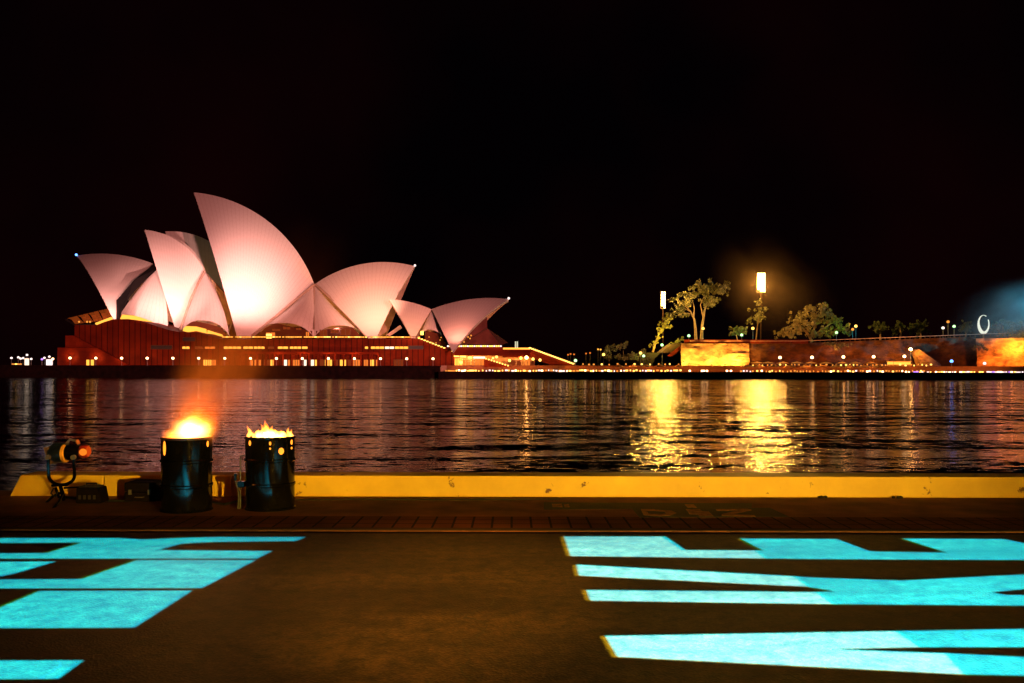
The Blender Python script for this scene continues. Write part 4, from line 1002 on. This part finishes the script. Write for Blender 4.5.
def gas(name, parent, loc, sc, inner, outer, dens, tilt=0):
    """soft ellipsoid of burning gas, hottest in its middle"""
    m = bpy.data.materials.new(name); m.use_nodes = True; n = m.node_tree.nodes; l = m.node_tree.links; n.clear()
    o = n.new('ShaderNodeOutputMaterial'); em = n.new('ShaderNodeEmission'); t = n.new('ShaderNodeTexCoord'); q = n.new('ShaderNodeTexNoise'); q.inputs['Scale'].default_value = 1.6; q.inputs['Detail'].default_value = 2
    ad = n.new('ShaderNodeVectorMath'); ad.operation = 'MULTIPLY_ADD'; ad.inputs[1].default_value = (.5,.5,.7); l.new(q.outputs['Color'], ad.inputs[0]); l.new(t.outputs['Object'], q.inputs['Vector']); l.new(t.outputs['Object'], ad.inputs[2])
    sb = n.new('ShaderNodeVectorMath'); sb.operation = 'SUBTRACT'; sb.inputs[1].default_value = (.25,.25,.35); l.new(ad.outputs[0], sb.inputs[0])
    ln = n.new('ShaderNodeVectorMath'); ln.operation = 'LENGTH'; l.new(sb.outputs[0], ln.inputs[0])
    f = n.new('ShaderNodeMapRange'); f.interpolation_type = 'SMOOTHSTEP'; f.inputs['From Min'].default_value = .85; f.inputs['From Max'].default_value = .1; l.new(ln.outputs['Value'], f.inputs['Value'])
    mx = n.new('ShaderNodeMix'); mx.data_type = 'RGBA'; mx.inputs['A'].default_value = (*outer, 1); mx.inputs['B'].default_value = (*inner, 1); l.new(f.outputs[0], mx.inputs['Factor'])
    st = n.new('ShaderNodeMath'); st.operation = 'MULTIPLY'; st.inputs[1].default_value = dens; l.new(f.outputs[0], st.inputs[0])
    l.new(mx.outputs['Result'], em.inputs['Color']); l.new(st.outputs[0], em.inputs['Strength']); l.new(em.outputs[0], o.inputs['Volume'])
    b = MB(); b.ball((0,0,0), 1.0, 12); ob = b.build('tongue', m, parent); ob.location = loc; ob.scale = sc; ob.rotation_euler = (0, tilt, 0); return ob
fe = empty('flame', (bx1, by1, .86), 'rounded white and orange blaze rising from the left drum', 'flame')
gas('white_fire', fe, (.07,-.02,.09), (.36,.24,.22), (1,.62,.30), (1,.30,.01), 30)
gas('yellow_fire', fe, (.13,0,.13), (.36,.24,.30), (1,.40,.02), (1,.16,.003), 9, .2)
gas('yellow_fire', fe, (-.16,-.04,.02), (.17,.15,.10), (1,.42,.04), (1,.14,.005), 12, .5)
gas('yellow_fire', fe, (.0,0,.03), (.30,.2,.09), (1,.5,.1), (1,.2,.01), 14)
gas('orange_fire', fe, (.20,0,.32), (.34,.25,.40), (1,.10,.006), (1,.04,.002), 1.1, .35)
tg = []
for (px, top, r) in ((249,429,.030),(253,434,.03),(257,432,.035),(260,433,.035),(263,427.5,.035),(266,424.5,.04),(268.5,426,.035),(272,429,.035),(275,433,.04),(280,434.5,.03),(283,432,.03),(286,434,.03),(290,430,.03),(292.5,431.5,.025)):
    tg.append(((px-270.3)/FPX*by2, random.uniform(-.15,.05)*(1-abs(px-270)/30), r*.95, (438.5-top)*1.3/FPX*by2, random.uniform(-.02,.02)))
tg += [(-.12,.05,.07,.08,0),(0,0,.10,.09,0),(.12,.05,.07,.07,0),(-.05,.1,.08,.1,0)]
flame((bx2, by2, .87), tg, f2m, 'low jagged yellow flames along the top of the right drum', seed=4)
lamp('fire_light', 'POINT', (bx1+.03, by1, .95), 110, (1, .36, .06), radius=.06)
lamp('fire_light', 'POINT', (bx2, by2, .93), 40, (1, .36, .06), radius=.05)
# gas pipe rig on the right drum
e = empty('gas_pipe', (bx2-.34, by2-.05, 0), 'thin gas pipe with valve standing against the left side of the right drum', 'pipe')
b = MB(); b.tube([(0,0,0),(0,0,.58),(.0,0,.63),(.05,0,.64)], .011, 8); b.tube([(-.03,0,0),(-.02,0,.2),(-.05,-.02,.33)], .012, 8); b.build('pipe', M['dark'], e, True)
b = MB(); b.box(-.075,-.04,-.02,.02,.34,.42); b.box(-.03,.05,-.025,.025,.26,.33); b.build('valve', black, e, bevel=.006)
b = MB(); b.tube([(-.06,0,.30),(.02,0,.30)], .02, 8); b.build('fitting', M['metal'], e)
# cables on the ground
rub = mat('black_rubber_cable', (.012,.012,.012), .6, noise_scale=20)
b = MB(); b.tube([G(243,500,.014), G(225,504,.014), G(205,501,.014), G(150,499.5,.014), G(120,501,.014), G(98,500,.014)], .014, 6)
tag(b.build('cable', rub, smooth=True), 'black cable on the paving running behind the drums to the black box', 'cable')
b = MB(); b.tube([G(296,499.8,.014), G(360,499,.014), G(430,499.6,.014), G(560,499,.014)], .010, 6)
tag(b.build('cable', rub, smooth=True), 'thin black cable along the foot of the kerb right of the drums', 'cable')

# flat black case between lantern and drum
cs = mat('black_case_shell', (.006,.003,.002), .75, noise_scale=12, noise_amt=.4, spec=.1)
e = empty('equipment_case', P(146, 498, 11.4), 'long low black equipment case on the paving left of the left drum', 'case'); e.location.z = 0
wx = 31/FPX*11.4/2; 
b = MB(); b.box(-wx, wx, -.18, .18, .015, .13); b.build('case_base', cs, e, bevel=.012)
b = MB(); b.box(-wx, wx, -.18, .18, .137, .25); b.build('case_lid', cs, e, bevel=.012)
for x in (-.12, .12): b = MB(); b.box(x-.02, x+.02, -.195, -.181, .10, .16); b.build('latch', M['metal'], e)
b = MB(); b.tube([(-.05,-.182,.07),(-.05,-.21,.07),(.05,-.21,.07),(.05,-.182,.07)], .007, 6); b.build('handle', M['metal'], e)
# ballast box
e = empty('ballast_box', P(93, 501.5, 11.2), 'squat black power box on the paving right of the lantern stand', 'power box'); e.location.z = 0
b = MB(); b.prism([(-.16,.01),(.16,.01),(.12,.20),(-.15,.20)], -.12, .12); b.build('housing', cs, e, bevel=.012)
b = MB(); b.box(-.13,.10,-.09,.09,.202,.215); b.build('top_plate', M['dark'], e)
b = MB(); b.tube([(-.08,-.0,.214),(-.08,0,.24),(.05,0,.24),(.05,0,.214)], .009, 6); b.build('handle', M['dark'], e)
b = MB()
for k in range(4): b.box(-.12+k*.06, -.09+k*.06, -.126, -.121, .06, .11)
b.build('socket', M['dark'], e)
# lantern on a low stand
LY = 11.25; L0 = P(62, 503, LY); L0.z = 0
e = empty('film_lantern', L0, 'black film lantern with a glowing orange lens on a low stand at the left', 'lantern')
def lp(px, py, dy=0): v = P(px, py, LY)-L0; v.y += dy; return v
yel = mat('yellow_label_band', (.75,.42,.05), .5, noise_scale=8); blue = mat('blue_body_paint', (.006,.012,.035), .35, noise_scale=6)
a0, a1 = lp(58, 453.5), lp(84, 452)
def ring_of(px, py, r, thick, name, m, parent=e, hole=None):
    c = lp(px, py); b = MB(); h = thick/FPX*LY/2; R1 = r/FPX*LY
    b.lathe([(R1*.9,-h),(R1,-h*.7),(R1,h*.7),(R1*.9,h)], tuple(c), 24, 'X'); return b.build(name, m, parent, True)
ring_of(58, 453.5, 9, 14, 'lamp_housing', blue); ring_of(73, 452.5, 7.8, 16, 'lens_barrel', black)
ring_of(65.6, 453, 9.4, 3.6, 'band', yel)
o = ring_of(84.5, 451.4, 6.4, 7, 'lens_hood', mat('red_lens_hood', (.30,.02,.008), .4, noise_scale=9))
c = lp(88.4, 451.2); b = MB(); R1 = 5.2/FPX*LY; b.lathe([(R1,0),(R1*.8,.014),(R1*.4,.024),(.002,.028)], tuple(c), 20, 'X'); b.build('lens', glow('hot_lens', (1,.09,.005), .6), e, True)
b = MB(); b.ball(lp(86, 451.6, -6.0/FPX*LY), 3.6/FPX*LY, 8); b.build('filament_glow', glow('lens_glow', (1,.24,.015), 1.0), e, True)
b = MB(); b.prism([(lp(47,447).x, lp(47,447).z),(lp(52,446).x, lp(52,446).z),(lp(56,462).x, lp(56,462).z),(lp(53,464).x, lp(53,464).z)], -.09, .09); b.build('rear_plate', mat('dusty_metal_plate', (.12,.07,.04), .6, noise_scale=9), e, bevel=.004)
b = MB(); b.box(lp(54,443).x, lp(68,443).x, -.04, .04, lp(54,446).z, lp(54,443).z); b.build('top_vent', blue, e, bevel=.004)
b = MB(); b.tube([lp(66,444),lp(70,439.5),lp(76,440.5),lp(79,445)], .014, 8); b.build('handle', M['metal'], e, True)
b = MB(); b.tube([lp(77,440,0),lp(79,444,0)], .022, 8); b.build('knob', mat('warm_knob', (.4,.12,.06), .5, noise_scale=9), e)
b = MB(); yo = [lp(55,456,-.16)]
for k in range(13):
    a = pi+pi*k/12; yo.append(lp(67.5+12.8*cos(a), 473-10.5*sin(a)*1.0 if False else 474+ -9.5*sin(a)*1.0, -.14))
yo.append(lp(80,456,-.16))
b.tube(yo, .020, 8); b.build('yoke', black, e, True)
for px in (55, 80): b = MB(); b.lathe([(.03,-.02),(.03,.02)], tuple(lp(px,456,-.165)), 12, 'Y'); b.build('yoke_knob', M['metal'], e)
b = MB(); b.tube([lp(66,484,-.14),lp(64.5,492,-.05),lp(64,500,0)], [.022,.026,.022], 8); b.tube([lp(60,487,-.1),lp(60,497,-.02)], .018, 8); b.build('stand_post', black, e, True)
b = MB(); b.tube([lp(56,484.5,-.1),lp(72,484,-.1)], .016, 8); b.tube([lp(66,487.5,-.05),lp(83,487,.0)], .012, 8); b.build('cross_bar', black, e, True)
for k, q in enumerate(([(63,492),(54,496),(47,502.5)],[(64,493),(70,499),(73,504)],[(64,493),(66,497),(84,499)])):
    b = MB(); b.tube([lp(x, y, -.02-(0.25 if k == 1 else 0)*i) for i, (x, y) in enumerate(q)], .017, 8); b.build('leg', black, e, True)
b = MB(); b.tube([lp(58,487,-.1),lp(56,492,-.12),lp(60,496,-.1),lp(62,490,-.1)], .010, 6); b.build('power_lead', rub, e, True)

# smoke plume over the left drum
def smoke(name, loc, pts, rads, dens, label, col=(.7,.6,.55), scale=3.0, emis=None):
    m = bpy.data.materials.new(name+'_gas'); m.use_nodes = True; n = m.node_tree.nodes; l = m.node_tree.links; n.clear()
    o = n.new('ShaderNodeOutputMaterial'); v = n.new('ShaderNodeVolumePrincipled'); t = n.new('ShaderNodeTexCoord'); q = n.new('ShaderNodeTexNoise')
    v.inputs['Color'].default_value = (*col, 1); q.inputs['Scale'].default_value = scale; q.inputs['Detail'].default_value = 3
    l.new(t.outputs['Object'], q.inputs['Vector']); r = n.new('ShaderNodeMapRange'); r.inputs['From Min'].default_value = .35; r.inputs['From Max'].default_value = .75
    r.inputs['To Min'].default_value = 0; r.inputs['To Max'].default_value = dens; l.new(q.outputs['Fac'], r.inputs['Value']); l.new(r.outputs[0], v.inputs['Density'])
    v.inputs['Anisotropy'].default_value = 0.2; l.new(v.outputs[0], o.inputs['Volume'])
    ln = n.new('ShaderNodeVectorMath'); ln.operation = 'LENGTH'; l.new(t.outputs['Object'], ln.inputs[0])
    f = n.new('ShaderNodeMapRange'); f.interpolation_type = 'SMOOTHSTEP'; f.inputs['From Min'].default_value = 1.0; f.inputs['From Max'].default_value = 0.1; l.new(ln.outputs['Value'], f.inputs['Value'])
    mu = n.new('ShaderNodeMath'); mu.operation = 'MULTIPLY'; l.new(f.outputs[0], mu.inputs[0]); l.new(r.outputs[0], mu.inputs[1]); l.new(mu.outputs[0], v.inputs['Density'])
    b = MB(); b.ball((0, 0, 0), 1.0, 12); ob = b.build(name, m); ob.location = loc; ob.scale = rads; ob.rotation_euler = pts; return tag(ob, label, 'smoke', kind='stuff')
smoke('smoke', (bx1+.36, by1+.1, 1.72), (0, radians(28), 0), (.62, .40, 1.30), 1.5, 'orange lit smoke drifting up to the right from the left drum', (.95,.4,.15), 2.0)
smoke('smoke', (bx1+.75, by1+.3, 2.1), (0, radians(32), 0), (.95, .6, 1.9), .30, 'thin reddish smoke spreading above the drums', (.95,.35,.12), 1.4)
c0 = P(1032, 314, 335)
smoke('smoke', c0, (0, radians(-18), 0), (38, 10, 18), .035, 'blue lit smoke hanging above the wall at the right edge', (.8,.9,1), 1.6)
lamp('blue_smoke_light', 'SPOT', P(1110, 300, 336), 1.1e6, (.0, .24, .36), P(985, 306, 338), 44, 1.0, 1.0)
c0 = P(776, 294, 378)
smoke('smoke', c0, (0, radians(40), 0), (36, 8, 24), .0035, 'faint brown lit smoke around the tall floodlight mast', (.9,.6,.4), 1.6)

# ------------------------------------------------------------ floor projection: a real gobo projector above and behind the photographer
LP = Vector((3.2, -5.0, 7.0)); AIM = Vector((0.2, 6.2, 0)); fw = (AIM-LP).normalized(); rt_ = fw.cross(Vector((0,0,1))).normalized(); up_ = rt_.cross(fw)
D = 0.30
def gob(px, py):
    g = G(px, py, 0.0); d = g-LP; k = D/d.dot(fw); h = d*k; return (h.dot(rt_), h.dot(up_))
def zl(pts): return [(x/2, 520+y/2) for x, y in pts]
def zr(pts): return [(512+x/2, 460+y/2) for x, y in pts]
holes = [
 zl([(-260,36),(100,36),(240,36),(285,39),(350,36),(420,34),(612,34),(592,42),(430,44),(365,47),(318,60),(545,62),(515,77),(-260,77),(-260,68),(95,66),(165,45),(-260,47)]),
 zl([(-260,84),(112,83),(30,107),(-30,119),(165,118),(275,80),(512,80),(405,136),(-260,137)]),
 zl([(80,142),(385,141),(270,215),(-260,217),(-260,240),(-200,200),(0,176)]) if False else zl([(80,142),(385,141),(270,215),(-260,217),(-200,205),(0,176)]),
 zl([(-260,282),(168,281),(118,317),(-260,320)]),
 zr([(105,153),(308,153),(348,180),(503,181),(458,157),(650,158),(718,183),(870,185),(782,157),(985,158),(1024,166),(1160,172),(1180,203),(1024,200),(620,198),(118,192)]),
 zr([(130,209),(560,232),(600,235),(780,241),(1024,229),(1180,224),(1180,256),(1024,258),(960,264),(990,270),(1180,272),(1180,294),(1024,291),(640,288),(158,281),(150,260),(600,264),(650,263),(590,253),(400,244),(135,231)]),
 zr([(188,352),(780,342),(1024,338),(1180,335),(1180,372),(1024,374),(820,374),(640,378),(880,387),(1024,394),(1180,400),(1180,442),(1024,431),(900,428),(212,393)]),
]
import bmesh
bm = bmesh.new()
def loop(pts):
    vs = [bm.verts.new((x, y, 0)) for x, y in pts]; return [bm.edges.new((vs[i], vs[(i+1) % len(vs)])) for i in range(len(vs))]
ed = loop([(-.6,-.45),(.6,-.45),(.6,.45),(-.6,.45)])
for h in holes: ed += loop([gob(x, y) for x, y in h])
bmesh.ops.triangle_fill(bm, edges=ed, use_beauty=False, use_dissolve=False)
me = bpy.data.meshes.new('gobo_plate'); 
print('gobo faces', len(bm.faces), 'area', sum(f.calc_area() for f in bm.faces)); bm.to_mesh(me); bm.free(); me.materials.append(M['dark'])
pe = empty('projector', LP, 'black pattern projector on a pole behind the photographer', 'projector')
ob = bpy.data.objects.new('gobo_plate', me); COL.objects.link(ob); ob.parent = pe
ob.matrix_local = Matrix(((rt_.x, up_.x, -fw.x, fw.x*D), (rt_.y, up_.y, -fw.y, fw.y*D), (rt_.z, up_.z, -fw.z, fw.z*D), (0,0,0,1)))
b = MB(); fp = [gob(x, y) for x, y in zr([(440,138),(520,200),(575,233),(655,290),(700,330),(780,342),(830,375),(880,387),(920,430),(935,452),(1190,452),(1190,138)])]  # films added over the plate to dim parts of the projected pattern
b.add([(x, y, 0) for x, y in fp], [tuple(range(len(fp)))])
b2 = MB(); fp2 = [gob(x, y) for x, y in zl([(-270,30),(622,30),(560,90),(120,330),(-270,330)])]; b2.add([(x, y, 0) for x, y in fp2], [tuple(range(len(fp2)))])
fm = bpy.data.materials.new('tinted_film'); fm.use_nodes = True; n = fm.node_tree.nodes; n.clear(); t_ = n.new('ShaderNodeBsdfTransparent'); o_ = n.new('ShaderNodeOutputMaterial')
t_.inputs[0].default_value = (.06, .66, .78, 1); fm.node_tree.links.new(t_.outputs[0], o_.inputs['Surface'])
fo = b.build('tinted_film', fm, pe); fo2 = b2.build('tinted_film', fm, pe); fo.matrix_local = fo2.matrix_local = Matrix(((rt_.x, up_.x, -fw.x, fw.x*(D+.0015)), (rt_.y, up_.y, -fw.y, fw.y*(D+.0015)), (rt_.z, up_.z, -fw.z, fw.z*(D+.0015)), (0,0,0,1)))
b = MB(); b.tube([(.9,-.6,-7.0),(.9,-.6,.1)], .05, 8); b.build('pole', M['metal'], pe)
b = MB(); b.box(-.15,.15,-.5,-.12,-.1,.25); b.build('lamp_housing', M['dark'], pe)
lamp('projector_light', 'SPOT', LP, 520000, (0.0, 0.72, 1.0), AIM, 92, 0.0, 0.0003)
lamp('added_fringe_light', 'SPOT', LP+rt_*0.0008, 100000, (1.0, 0.75, 0.02), AIM, 92, 0.0, 0.0003)  # second yellow lamp added, shifted sideways to imitate the colour fringe
